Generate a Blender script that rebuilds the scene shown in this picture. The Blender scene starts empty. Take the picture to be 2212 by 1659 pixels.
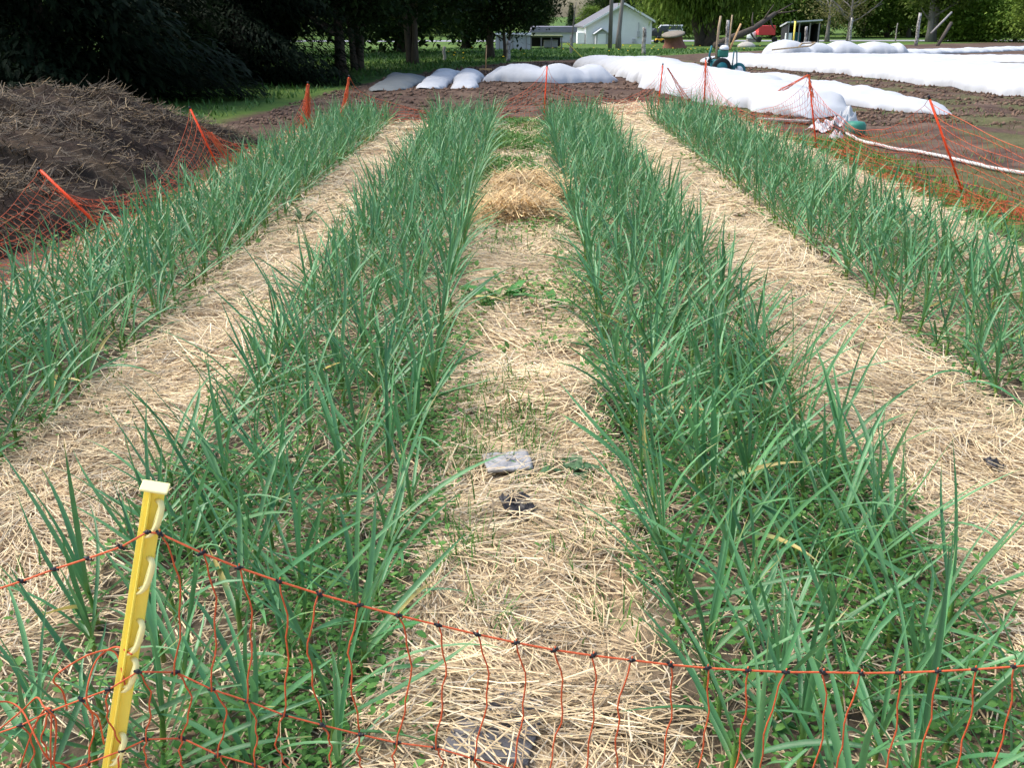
import bpy, math, random
import numpy as np
rng = np.random.default_rng(7); random.seed(7)
SC = bpy.context.scene; COL = SC.collection
PI = math.pi

# ------------------------------------------------------------------ camera
F = 2100.; CH = 1.65; P = math.radians(20.84); YW = math.radians(.38)
cam = bpy.data.objects.new('camera', bpy.data.cameras.new('camera')); COL.objects.link(cam)
cam.data.sensor_width = 36; cam.data.lens = 36*F/2212; cam.data.clip_end = 3000; cam.data.clip_start = .05
cam.location = (0, 0, CH); cam.rotation_euler = (PI/2-P, 0, YW)
SC.camera = cam
# ------------------------------------------------------------------ light
SUN_EL, SUN_AZ = math.radians(56), math.radians(-78)     # azimuth from +y towards +x (negative = left)
w = bpy.data.worlds.new('World'); SC.world = w; w.use_nodes = True
nt = w.node_tree; bg = nt.nodes['Background']
sky = nt.nodes.new('ShaderNodeTexSky'); sky.sky_type = 'NISHITA'; sky.sun_disc = False
sky.sun_elevation = SUN_EL; sky.sun_rotation = SUN_AZ; sky.dust_density = 3.0; sky.air_density = 1.2
nt.links.new(sky.outputs[0], bg.inputs[0]); bg.inputs[1].default_value = .15
sd = bpy.data.lights.new('sun', 'SUN'); sd.energy = 1.85; sd.angle = math.radians(28); sd.color = (1, .955, .88)
sun = bpy.data.objects.new('sun', sd); COL.objects.link(sun)
sun.rotation_euler = (PI/2-SUN_EL, 0, PI-SUN_AZ)
SC.view_settings.view_transform = 'Standard'; SC.view_settings.look = 'None'
SC.view_settings.exposure = 1.08; SC.view_settings.gamma = 1

# ------------------------------------------------------------------ pixel rays (2212 x 1659 picture) to find ground points
_f = np.array([-math.sin(YW), math.cos(YW), 0]); _R = np.array([math.cos(YW), math.sin(YW), 0]); _Z = np.array([0, 0, 1.])
_fw = _f*math.cos(P)-_Z*math.sin(P); _up = _f*math.sin(P)+_Z*math.cos(P)
def ray(u, v): return _fw+(u-1106)/F*_R-(v-829.5)/F*_up
def terr(y): return -np.clip(np.asarray(y, float)-30, 0, 110)*.0165
def G(u, v, z=0):
    d = ray(u, v); t = .5
    for i in range(4000):
        p = np.array([0, 0, CH])+d*t
        if p[2] <= float(terr(p[1]))+z: break
        t *= 1.003
    return p
def AtY(u, v, y):
    d = ray(u, v); return np.array([0, 0, CH])+d*(y/d[1])
def proj(p):
    q = np.atleast_2d(p)-np.array([0, 0, CH]); d = q@_fw
    return 1106+F*(q@_R)/d, 829.5-F*(q@_up)/d, d

# ------------------------------------------------------------------ noise
def vnoise(x, y, s, seed=0):
    x = np.asarray(x, float)/s+seed*17.3; y = np.asarray(y, float)/s+seed*9.7
    xi = np.floor(x).astype(np.int64); yi = np.floor(y).astype(np.int64); fx = x-xi; fy = y-yi
    def h(a, b):
        n = (a*374761393+b*668265263+seed*974634777) & 0x7fffffff
        n = ((n ^ (n >> 13))*1274126177) & 0x7fffffff
        return ((n ^ (n >> 16)) & 0xffff)/65535.
    fx = fx*fx*(3-2*fx); fy = fy*fy*(3-2*fy)
    return (h(xi, yi)*(1-fx)+h(xi+1, yi)*fx)*(1-fy)+(h(xi, yi+1)*(1-fx)+h(xi+1, yi+1)*fx)*fy
def fbm(x, y, s, seed=0): return .55*vnoise(x, y, s, seed)+.3*vnoise(x, y, s/2.1, seed+1)+.15*vnoise(x, y, s/4.3, seed+2)
def sstep(a, b, x):
    t = np.clip((np.asarray(x, float)-a)/(b-a), 0, 1); return t*t*(3-2*t)

# ------------------------------------------------------------------ materials
def mat(name, color=None, rough=.7, attr=False, noise=0., nscale=8., bump=0., bscale=60., trans=0., spec=.3, metal=0., stretch=(1, 1, 1), col2=None):
    m = bpy.data.materials.new(name); m.use_nodes = True; n = m.node_tree; L = n.links
    b = n.nodes['Principled BSDF']; b.inputs['Roughness'].default_value = rough; b.inputs['Specular IOR Level'].default_value = spec
    b.inputs['Metallic'].default_value = metal
    tc = n.nodes.new('ShaderNodeTexCoord'); mp = n.nodes.new('ShaderNodeMapping'); mp.inputs['Scale'].default_value = stretch
    L.new(tc.outputs['Object'], mp.inputs[0])
    if attr:
        a = n.nodes.new('ShaderNodeAttribute'); a.attribute_name = 'col'; src = a.outputs['Color']
    else:
        a = n.nodes.new('ShaderNodeRGB'); a.outputs[0].default_value = (*color, 1); src = a.outputs[0]
    if noise or col2:
        t = n.nodes.new('ShaderNodeTexNoise'); t.inputs['Scale'].default_value = nscale; t.inputs['Detail'].default_value = 6; t.inputs['Roughness'].default_value = .65
        L.new(mp.outputs[0], t.inputs['Vector'])
        if col2:
            mx = n.nodes.new('ShaderNodeMix'); mx.data_type = 'RGBA'
            cr = n.nodes.new('ShaderNodeMapRange'); cr.inputs[1].default_value = .4; cr.inputs[2].default_value = .62
            L.new(t.outputs['Fac'], cr.inputs[0]); L.new(cr.outputs[0], mx.inputs[0]); L.new(src, mx.inputs[6]); mx.inputs[7].default_value = (*col2, 1); src = mx.outputs[2]
        if noise:
            cr = n.nodes.new('ShaderNodeMapRange'); cr.inputs[1].default_value = .25; cr.inputs[2].default_value = .75
            cr.inputs[3].default_value = 1-noise; cr.inputs[4].default_value = 1+noise; L.new(t.outputs['Fac'], cr.inputs[0])
            mx = n.nodes.new('ShaderNodeVectorMath'); mx.operation = 'MULTIPLY'
            L.new(src, mx.inputs[0]); L.new(cr.outputs[0], mx.inputs[1]); src = mx.outputs[0]
    L.new(src, b.inputs['Base Color'])
    if bump:
        t2 = n.nodes.new('ShaderNodeTexNoise'); t2.inputs['Scale'].default_value = bscale; t2.inputs['Detail'].default_value = 5
        L.new(mp.outputs[0], t2.inputs['Vector'])
        bp = n.nodes.new('ShaderNodeBump'); bp.inputs['Strength'].default_value = bump; bp.inputs['Distance'].default_value = .02
        L.new(t2.outputs['Fac'], bp.inputs['Height']); L.new(bp.outputs[0], b.inputs['Normal'])
    if trans:
        tr = n.nodes.new('ShaderNodeBsdfTranslucent'); ms = n.nodes.new('ShaderNodeMixShader'); ms.inputs[0].default_value = trans
        L.new(src, tr.inputs[0]); L.new(b.outputs[0], ms.inputs[1]); L.new(tr.outputs[0], ms.inputs[2])
        L.new(ms.outputs[0], n.nodes['Material Output'].inputs['Surface'])
    return m
M = {}
M['ground'] = mat('ground', attr=True, rough=.95, noise=.38, nscale=9, bump=.9, bscale=26, spec=.1)
M['leaf'] = mat('garlic_leaf', attr=True, rough=.42, noise=.12, nscale=30, trans=.22, spec=.45)
M['weed'] = mat('weed_leaf', attr=True, rough=.6, trans=.2, spec=.25)
M['straw'] = mat('straw', attr=True, rough=.62, spec=.3, noise=.12, nscale=40)
M['foliage'] = mat('foliage', attr=True, rough=.7, trans=.4, spec=.15)
M['bark'] = mat('bark', (.075, .06, .048), rough=.95, noise=.5, nscale=5, bump=.8, bscale=9, stretch=(3, 3, .6))
M['bark_grey'] = mat('bark_grey', (.2, .18, .165), rough=.95, noise=.45, nscale=4, bump=.8, bscale=9, stretch=(3, 3, .5))
M['cover'] = mat('row_cover_fabric', (.49, .505, .53), rough=.8, noise=.09, nscale=2.5, bump=.9, bscale=4, stretch=(1, 1, .6), trans=.12, spec=.15)
M['cover_grey'] = mat('grey_cover_fabric', (.13, .145, .15), rough=.6, noise=.15, nscale=3, bump=.3, bscale=7, spec=.3)
M['orange'] = mat('orange_plastic', (.86, .07, .012), rough=.45, noise=.1, nscale=12)
M['twine'] = mat('orange_twine', (.54, .10, .035), rough=.65, noise=.35, nscale=90)
M['black'] = mat('black_plastic', (.012, .012, .016), rough=.45, noise=.2, nscale=20)
M['yellow'] = mat('yellow_plastic', (.93, .75, .12), rough=.42, noise=.07, nscale=9, bump=.05, bscale=40)
M['yellow_pale'] = mat('pale_yellow_plastic', (.88, .79, .36), rough=.5, noise=.06, nscale=20)
M['white_paint'] = mat('white_paint', (.8, .8, .8), rough=.7, noise=.06, nscale=1.2)
M['grey_paint'] = mat('grey_paint', (.45, .46, .48), rough=.75, noise=.1, nscale=1.5)
M['roof'] = mat('roof_shingle', (.14, .14, .155), rough=.9, noise=.25, nscale=3)
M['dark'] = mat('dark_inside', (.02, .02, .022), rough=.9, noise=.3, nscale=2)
M['wood'] = mat('weathered_wood', (.36, .27, .17), rough=.85, noise=.3, nscale=6, bump=.4, bscale=20, stretch=(4, 4, .5))
M['wood_grey'] = mat('grey_wood', (.27, .25, .235), rough=.9, noise=.3, nscale=9, bump=.5, bscale=25, stretch=(6, 1, 1))
M['rake_wood'] = mat('rake_wood', (.6, .36, .17), rough=.7, noise=.15, nscale=6)
M['birch'] = mat('mottled_post', (.5, .48, .45), rough=.9, nscale=7, col2=(.06, .05, .045), stretch=(1, 1, .7))
M['teal'] = mat('teal_paint', (.012, .13, .15), rough=.5, noise=.15, nscale=8)
M['green_tank'] = mat('green_tank', (.03, .17, .12), rough=.5, noise=.2, nscale=8)
M['white_plastic'] = mat('white_plastic', (.75, .76, .77), rough=.5, noise=.08, nscale=12)
M['hose'] = mat('hose_grey', (.52, .5, .47), rough=.5, noise=.06, nscale=7)
M['teal_hose'] = mat('teal_hose', (.12, .36, .31), rough=.5, noise=.2, nscale=7)
M['grey_sheet'] = mat('grey_sheet', (.33, .325, .33), rough=.8, noise=.2, nscale=9, bump=.4, bscale=22)
M['grey_board'] = mat('grey_board', (.17, .165, .17), rough=.85, noise=.3, nscale=14, bump=.5, bscale=30)
M['black_sheet'] = mat('black_sheet', (.03, .028, .03), rough=.5, noise=.3, nscale=14, bump=.4, bscale=30)
M['car_paint'] = mat('car_paint', (.02, .024, .03), rough=.25, spec=.5, noise=.1, nscale=2)
M['glass'] = mat('dark_glass', (.05, .065, .075), rough=.08, spec=.6, noise=.1, nscale=2)
M['rubber'] = mat('rubber', (.018, .018, .018), rough=.85, noise=.2, nscale=10)
M['red_paint'] = mat('red_paint', (.55, .05, .05), rough=.5, noise=.1, nscale=2)
M['mower'] = mat('mower_yellow', (.75, .42, .02), rough=.4, noise=.1, nscale=3)
M['metal'] = mat('grey_metal', (.4, .41, .42), rough=.4, metal=.6, noise=.1, nscale=8)
M['clay'] = mat('rust_brown', (.17, .07, .045), rough=.8, noise=.35, nscale=3)
M['lid'] = mat('drum_lid', (.2, .175, .14), rough=.85, noise=.25, nscale=3)
M['concrete'] = mat('pale_concrete', (.38, .36, .32), rough=.85, noise=.2, nscale=3)
M['heap'] = mat('manure', attr=True, rough=.95, noise=.45, nscale=7, bump=1., bscale=16, spec=.08)
M['road'] = mat('road_gravel', (.26, .26, .29), rough=.9, noise=.12, nscale=2)
M['dandelion'] = mat('dandelion', (.75, .5, .02), rough=.7, noise=.1, nscale=20)

# ------------------------------------------------------------------ object helpers
def tag(o, label=None, cat=None, group=None, kind=None):
    if label: o['label'] = label
    if cat: o['category'] = cat
    if group: o['group'] = group
    if kind: o['kind'] = kind
    return o
def empty(name, loc=(0, 0, 0), rz=0, label=None, cat=None, group=None):
    o = bpy.data.objects.new(name, None); COL.objects.link(o); o.location = loc; o.rotation_euler = (0, 0, rz); o.empty_display_size = .1
    return tag(o, label, cat, group)
def npmesh(name, V, Q, cols=None, smooth=False):
    """V (n,3); Q (m,4) quads"""
    V = np.asarray(V, np.float32); Q = np.asarray(Q, np.int32); k = Q.shape[1]
    me = bpy.data.meshes.new(name); me.vertices.add(len(V)); me.vertices.foreach_set('co', V.ravel())
    me.loops.add(Q.size); me.loops.foreach_set('vertex_index', Q.ravel())
    me.polygons.add(len(Q)); me.polygons.foreach_set('loop_start', np.arange(0, Q.size, k, dtype=np.int32))
    me.polygons.foreach_set('loop_total', np.full(len(Q), k, np.int32))
    if smooth: me.polygons.foreach_set('use_smooth', np.ones(len(Q), bool))
    me.update(calc_edges=True)
    if cols is not None:
        a = me.color_attributes.new('col', 'FLOAT_COLOR', 'POINT'); c = np.ones((len(V), 4), np.float32); c[:, :3] = cols
        a.data.foreach_set('color', c.ravel())
    return me
def link(name, me, m=None, parent=None, loc=None):
    o = bpy.data.objects.new(name, me); COL.objects.link(o)
    if m is not None and not me.materials: me.materials.append(m)
    if parent is not None: o.parent = parent
    if loc is not None: o.location = loc
    return o
class MB:
    def __init__(s): s.v = []; s.f = []
    def add(s, vs, fs):
        n = len(s.v); s.v += [tuple(map(float, p)) for p in vs]; s.f += [tuple(i+n for i in f) for f in fs]; return s
    def box(s, c, d, rz=0, ch=0):
        x, y, z = d[0]/2, d[1]/2, d[2]/2; ca, sa = math.cos(rz), math.sin(rz); vs = []
        for k in (-1, 1):
            for i, j in ((-1, -1), (1, -1), (1, 1), (-1, 1)):
                a, b = i*x, j*y; vs.append((c[0]+a*ca-b*sa, c[1]+a*sa+b*ca, c[2]+k*z))
        return s.add(vs, [(3, 2, 1, 0), (4, 5, 6, 7), (0, 1, 5, 4), (1, 2, 6, 5), (2, 3, 7, 6), (3, 0, 4, 7)])
    def tube(s, pts, r, n=6, caps=True):
        pts = [np.array(p, float) for p in pts]; m = len(pts); rs = r if hasattr(r, '__len__') else [r]*m; vs = []; fs = []
        u = None
        for i in range(m):
            t = pts[min(i+1, m-1)]-pts[max(i-1, 0)]; t /= (np.linalg.norm(t)+1e-9)
            if u is None: u = np.cross(t, (0, 0, 1) if abs(t[2]) < .9 else (1, 0, 0))
            u = u-t*(u@t); u /= (np.linalg.norm(u)+1e-9); b = np.cross(t, u)
            for k in range(n):
                a = 2*PI*k/n; vs.append(pts[i]+rs[i]*(u*math.cos(a)+b*math.sin(a)))
        for i in range(m-1):
            for k in range(n): fs.append((i*n+k, i*n+(k+1) % n, (i+1)*n+(k+1) % n, (i+1)*n+k))
        if caps: fs += [tuple(range(n-1, -1, -1)), tuple((m-1)*n+k for k in range(n))]
        return s.add(vs, fs)
    def bar(s, a, b, wx, wz):
        """rectangular bar from a to b"""
        a = np.array(a, float); b = np.array(b, float); t = (b-a)/np.linalg.norm(b-a)
        u = np.cross(t, (0, 0, 1) if abs(t[2]) < .9 else (0, 1, 0)); u /= np.linalg.norm(u); v = np.cross(t, u)
        vs = [p+u*i*wx/2+v*j*wz/2 for p in (a, b) for i, j in ((-1, -1), (1, -1), (1, 1), (-1, 1))]
        return s.add(vs, [(3, 2, 1, 0), (4, 5, 6, 7), (0, 1, 5, 4), (1, 2, 6, 5), (2, 3, 7, 6), (3, 0, 4, 7)])
    def lathe(s, c, prof, n=20, ax='z'):
        vs = []; fs = []
        for r, h in prof:
            for k in range(n):
                a = 2*PI*k/n
                p = (r*math.cos(a), r*math.sin(a), h) if ax == 'z' else ((h, r*math.cos(a), r*math.sin(a)) if ax == 'x' else (r*math.sin(a), h, r*math.cos(a)))
                vs.append((c[0]+p[0], c[1]+p[1], c[2]+p[2]))
        m = len(prof)
        for i in range(m-1):
            for k in range(n): fs.append((i*n+k, i*n+(k+1) % n, (i+1)*n+(k+1) % n, (i+1)*n+k))
        fs += [tuple(range(n-1, -1, -1)), tuple((m-1)*n+k for k in range(n))]
        return s.add(vs, fs)
    def ball(s, c, r, n=6, sq=(1, 1, 1)):
        prof = [(max(.02, math.sin(PI*i/4))*r, -math.cos(PI*i/4)*r) for i in range(5)]
        m = MB().lathe((0, 0, 0), prof, n); return s.add([(c[0]+v[0]*sq[0], c[1]+v[1]*sq[1], c[2]+v[2]*sq[2]) for v in m.v], m.f)
    def prism(s, poly, y0, y1):
        """poly in x,z, extruded along y"""
        n = len(poly); vs = [(x, y0, z) for x, z in poly]+[(x, y1, z) for x, z in poly]
        return s.add(vs, [tuple(range(n)), tuple(range(2*n-1, n-1, -1))]+[(i, n+i, n+(i+1) % n, (i+1) % n) for i in range(n)])
    def build(s, name, m, parent=None, smooth=False, bevel=0):
        me = bpy.data.meshes.new(name); me.from_pydata(s.v, [], s.f); me.update(); me.materials.append(m)
        if smooth: me.polygons.foreach_set('use_smooth', [True]*len(me.polygons))
        o = link(name, me, None, parent)
        if bevel:
            b = o.modifiers.new('bevel', 'BEVEL'); b.width = bevel; b.segments = 2; b.limit_method = 'ANGLE'
        return o

# ribbons: N strips with `ns` segments, nc verts across (2 flat / 3 folded)
def ribbons(base, az, el, L, W, curv, ns=6, nc=3, fold=.5, prof=None, twist=None, azc=None, roll=None):
    N = len(base); s = np.linspace(0, 1, ns+1)
    e = el[:, None]-curv[:, None]*s[None, :]**1.5
    a = az[:, None]+(0 if azc is None else azc[:, None]*s[None, :]**2)
    d = np.stack([np.cos(e)*np.cos(a), np.cos(e)*np.sin(a), np.sin(e)], -1)           # N,ns+1,3
    step = (d[:, 1:]+d[:, :-1])*.5*(L[:, None, None]/ns)
    pos = np.concatenate([np.zeros((N, 1, 3)), np.cumsum(step, 1)], 1)+base[:, None, :]
    side = np.stack([-np.sin(a), np.cos(a), np.zeros_like(a)], -1); nor = np.cross(d, side)
    if roll is not None or twist is not None:
        r = (0 if roll is None else roll[:, None])+(0 if twist is None else twist[:, None]*s[None, :])
        r = r*np.ones((N, ns+1)); c_, s_ = np.cos(r)[..., None], np.sin(r)[..., None]
        side, nor = side*c_+nor*s_, nor*c_-side*s_
    if prof is None: prof = np.ones(ns+1)
    hw = (W[:, None]*prof[None, :]/2)[..., None]
    if nc == 2: P_ = np.stack([pos-side*hw, pos+side*hw], 2)
    else:
        f = (fold*(1-.6*s))[None, :, None]*hw
        P_ = np.stack([pos-side*hw-nor*(-f), pos, pos+side*hw+nor*f], 2)
    V = P_.reshape(-1, 3)
    i = np.arange(N)[:, None, None]*((ns+1)*nc)+np.arange(ns)[None, :, None]*nc+np.arange(nc-1)[None, None, :]
    Q = np.stack([i, i+1, i+1+nc, i+nc], -1).reshape(-1, 4)
    tt = np.broadcast_to(s[None, :, None], (N, ns+1, nc)).reshape(-1); idx = np.repeat(np.arange(N), (ns+1)*nc)
    return V, Q, tt, idx
def join(parts):
    Vs, Qs, Cs, n = [], [], [], 0
    for V, Q, C in parts: Vs.append(V); Qs.append(Q+n); Cs.append(C); n += len(V)
    return np.concatenate(Vs), np.concatenate(Qs), np.concatenate(Cs)

# ------------------------------------------------------------------ layout
BEDS = [(-2.8, -1.97), (-1.26, -.36), (.42, 1.27), (2.1, 3.12)]
BED_Y = [(2.6, 15.6), (1.62, 15.7), (1.5, 15.9), (2.6, 16.6)]
YEND = 16.2
def bedmask(x, y, soft=.1):
    m = np.zeros_like(np.asarray(x, float))
    for (a, b), (c, d) in zip(BEDS, BED_Y):
        wv = .08*(vnoise(y, y*0+a, .6, 3)-.5)
        m = np.maximum(m, sstep(a-soft+wv, a+soft*.4+wv, x)*(1-sstep(b-soft*.4+wv, b+soft+wv, x))*sstep(c-.25, c, y)*(1-sstep(d, d+.3, y)))
    return m
def strawmask(x, y):
    wv = .35*(fbm(x*0+1, y, 1.6, 5)-.5)
    m = sstep(-3.32+wv, -3.15+wv, x)*(1-sstep(3.62+wv, 3.78+wv, x))*(1-sstep(YEND-.3, YEND+.3, y+.8*(vnoise(x, y, .7, 8)-.5)))
    # straw spilling off the far end of the third path
    q = np.hypot((x-2.1)/.9, (y-17.2)/2.6)+.4*(fbm(x, y, .8, 9)-.5); m = np.maximum(m, 1-sstep(.8, 1.1, q))
    return m
def hgt(x, y):
    x = np.asarray(x, float); y = np.asarray(y, float)
    z = terr(y)
    near = 1-sstep(18, 24, y)
    s = strawmask(x, y)*(1-bedmask(x, y))
    z = z+near*(.035*(fbm(x, y, .8, 11)-.5)+s*(.008+.085*fbm(x, y, .38, 21)))
    px, py = 0.22, 4.05
    z = z+.10*np.exp(-(((x-px)/.24)**2+((y-py)/.33)**2))-.05*np.exp(-(((x-.52)/.1)**2+((y-3.98)/.12)**2))
    z = z+.05*np.exp(-(((x-.2)/.3)**2+((y-5.3)/.3)**2))
    # ridged dug soil between the rows and the covers
    z = z+sstep(15.8, 17, y)*(1-sstep(27, 33, y))*sstep(-4.5, -3.2, x)*(1-sstep(3, 4.5, x))*(.22*(fbm(x, y, 1.5, 31)-.42))
    z = z+sstep(3.9, 5, x)*(1-sstep(26, 34, y))*(.16*(fbm(x, y, 1.1, 41)-.5))
    return z
def xl(y): return np.interp(y, [0, 12.5, 14.5, 24, 30, 43, 52, 62, 90, 140], [-9.5, -9.0, -4.9, -4.2, -3.2, 0, 6.2, 11.5, 28, 66])

# ------------------------------------------------------------------ ground sheet
def axis(*seg):
    out = [seg[0]]
    for a, st in zip(seg[1::2], seg[2::2]):
        n = max(1, round((a-out[-1])/st)); out += list(np.linspace(out[-1], a, n+1)[1:])
    return np.array(out)
gx = axis(-900, -300, 100, -100, 20, -26, 2, -6, .25, 6, .06, 14, .16, 30, .4, 60, 2, 120, 10, 300, 60, 900, 200)
gy = axis(-30, -3, 3, .5, .25, 14, .06, 22, .09, 36, .2, 60, .4, 110, 1.5, 170, 6, 400, 40, 1500, 300)
X, Yg = np.meshgrid(gx, gy); Zg = hgt(X, Yg)
def mix(a, b, t): return a*(1-t[..., None])+np.asarray(b)*t[..., None]
n1 = fbm(X, Yg, .5, 51); n2 = fbm(X, Yg, 2.5, 52); n3 = vnoise(X, Yg, .16, 53)
C = np.ones(X.shape+(3,))*np.array([.062, .115, .026])
C = mix(C, (.095, .15, .03), sstep(.35, .7, n2)); C = mix(C, (.03, .075, .02), sstep(.5, .8, n1)*.6)
soil = sstep(-.25, .25, X-xl(Yg)+.9*(n2-.5)+.5*(n1-.5))*(1-sstep(138, 142, Yg))
sc = mix(np.ones(X.shape+(3,))*np.array([.088, .056, .042]), (.125, .085, .062), sstep(.4, .7, n1)); sc = mix(sc, (.05, .033, .026), sstep(.55, .75, n3)*.7)
C = mix(C, sc, soil)
# weedy green on the soil between the covers and at the right-hand net
wd = sstep(3.6, 4.1, X+.5*(n1-.5))*sstep(.47, .62, fbm(X, Yg, .9, 61))*.55*(1-sstep(40, 60, Yg))
C = mix(C, (.085, .105, .035), wd)
wd = sstep(3.55, 3.75, X)*(1-sstep(4.1, 4.5, X))*(1-sstep(13, 15, Yg))*sstep(.4, .6, n1); C = mix(C, (.08, .15, .03), wd*.7)
sm = strawmask(X, Yg)
stc = mix(np.ones(X.shape+(3,))*np.array([.43, .325, .205]), (.30, .21, .125), sstep(.42, .7, n1)); stc = mix(stc, (.12, .085, .055), sstep(.62, .85, n3)*.75)
C = mix(C, stc, sm)
bm = bedmask(X, Yg)
bc = mix(np.ones(X.shape+(3,))*np.array([.10, .078, .055]), (.27, .2, .125), sstep(.45, .7, n1)*.8)
C = mix(C, bc, bm*.95)
gc = (np.abs(X-.03) < .5)*sstep(8.9, 10.3, Yg)*sstep(.42, .58, fbm(X, Yg, .5, 71))*(Yg < 16.5); C = mix(C, (.08, .13, .035), gc*.75)
ny, nx = X.shape; ii = np.arange(ny-1)[:, None]*nx+np.arange(nx-1)[None, :]
Q = np.stack([ii, ii+1, ii+1+nx, ii+nx], -1).reshape(-1, 4)
ground = link('ground', npmesh('ground', np.stack([X, Yg, Zg], -1).reshape(-1, 3), Q, C.reshape(-1, 3), True), M['ground'])
tag(ground, kind='structure')
# road far behind, on the right
rd = []
for px in np.linspace(-40, 190, 40):
    yy = 143+.04*px; rd.append((px, yy))
V = []; 
for px, yy in rd: V += [(px, yy-3.2, float(terr(yy))+.03), (px, yy+3.2, float(terr(yy))+.05)]
Q = [(2*i, 2*i+2, 2*i+3, 2*i+1) for i in range(len(rd)-1)]
tag(link('road', npmesh('road', V, Q), M['road']), kind='structure')

# ------------------------------------------------------------------ garlic
LPROF = np.array([.55, .8, .98, 1., .9, .68, .36, .02])
def leafcols(t, idx, N, tipy):
    base = np.array([.064, .205, .077])*(1+.5*(rng.random((N, 1))-.5))
    base = base+rng.random((N, 1))*np.array([.06, .085, .035])
    c = base[idx]
    c = c*(1-.0*t[:, None])
    lo = np.clip(1-t*7, 0, 1)[:, None]; c = c*(1-lo)+np.array([.16, .27, .05])*lo
    ty = (np.clip((t-(1-tipy[idx]))/.1, 0, 1))[:, None]; c = c*(1-ty)+np.array([.5, .4, .12])*ty
    return c
def plant_leaves(px, py, pz, hs, azr, scale, ns=7, nl=7, spread=1.):
    """all leaves for plants at (px,py,pz); hs stem height, azr fan direction"""
    n = len(px); k = np.tile(np.arange(nl), n); r = lambda a, b: rng.uniform(a, b, n*nl)
    rep = lambda a: np.repeat(a, nl)
    f = k/(nl-1)
    base = np.stack([rep(px), rep(py), rep(pz)+rep(hs)*(.45+.6*f)], -1)
    az = rep(azr)+PI*(k % 2)+r(-.8, .8)
    el = np.radians(34+44*f+r(-18, 14)); el = np.minimum(el, 1.5)
    L = rep(scale)*(.25+.27*np.sin(PI*(.15+.62*f)))*r(.8, 1.2)
    W = rep(scale)*r(.012, .023)*(1-.25*f)
    cu = spread*(r(.05, .75)*(1-.45*f)+(r(0, 1) > .9)*r(.5, 1.2))
    prof = np.interp(np.linspace(0, 1, ns+1), np.linspace(0, 1, 8), LPROF)
    V, Q, t, idx = ribbons(base, az, el, L, W, cu, ns, 3, .75, prof, twist=r(-1.1, 1.1), azc=r(-.7, .7))
    tip = np.where(r(0, 1) > .55, r(.03, .17), 0); tip = np.where((k == 0) & (r(0, 1) > .9), .6, tip)
    return V, Q, leafcols(t, idx, n*nl, tip)
def plant_stems(px, py, pz, hs, scale, n=6, sides=6):
    N = len(px); a = 2*PI*np.arange(sides)/sides
    lev = np.array([-.03, .3, .7, 1.05]); rad = np.array([1.1, 1., .85, .6])
    r0 = .0085*scale
    lean = rng.uniform(-.05, .05, (N, 2))
    V = np.zeros((N, 4, sides, 3))
    V[..., 0] = (px[:, None]+lean[:, :1]*lev*hs[:, None])[:, :, None]+(r0[:, None]*rad)[:, :, None]*np.cos(a)
    V[..., 1] = (py[:, None]+lean[:, 1:]*lev*hs[:, None])[:, :, None]+(r0[:, None]*rad)[:, :, None]*np.sin(a)
    V[..., 2] = (pz[:, None]+lev*hs[:, None])[:, :, None]
    i = np.arange(N)[:, None, None]*4*sides+np.arange(3)[None, :, None]*sides+np.arange(sides)[None, None, :]
    j = np.arange(N)[:, None, None]*4*sides+np.arange(3)[None, :, None]*sides+((np.arange(sides)+1) % sides)[None, None, :]
    Q = np.stack([i, j, j+sides, i+sides], -1).reshape(-1, 4)
    cl = np.array([[.36, .36, .16], [.27, .36, .08], [.17, .31, .06], [.08, .22, .06]])
    Cc = np.broadcast_to(cl[None, :, None, :], (N, 4, sides, 3))*rng.uniform(.8, 1.15, (N, 1, 1, 1))
    return V.reshape(-1, 3), Q, Cc.reshape(-1, 3)
pl = []
for bi, ((a, b), (c, d)) in enumerate(zip(BEDS, BED_Y)):
    nr = 5 if b-a > .8 else 4
    for r_ in range(nr):
        x0 = a+.06+(b-a-.12)*r_/(nr-1)
        y = c+rng.uniform(0, .12)
        while y < d:
            if rng.random() > (.27 if y < 4 else .06): pl.append((x0+rng.normal(0, .022), y+rng.normal(0, .02), bi, r_, nr))
            y += .145
pl = np.array(pl); pz = hgt(pl[:, 0], pl[:, 1])
u_, v_, d_ = proj(np.stack([pl[:, 0], pl[:, 1], pz+.2], -1))
vis = (u_ > -120) & (u_ < 2330) & (v_ < 1800) & (v_ > 0)
order = np.argsort(np.where(vis, d_, 1e9)); near = np.zeros(len(pl), bool); near[order[:300]] = True
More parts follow.
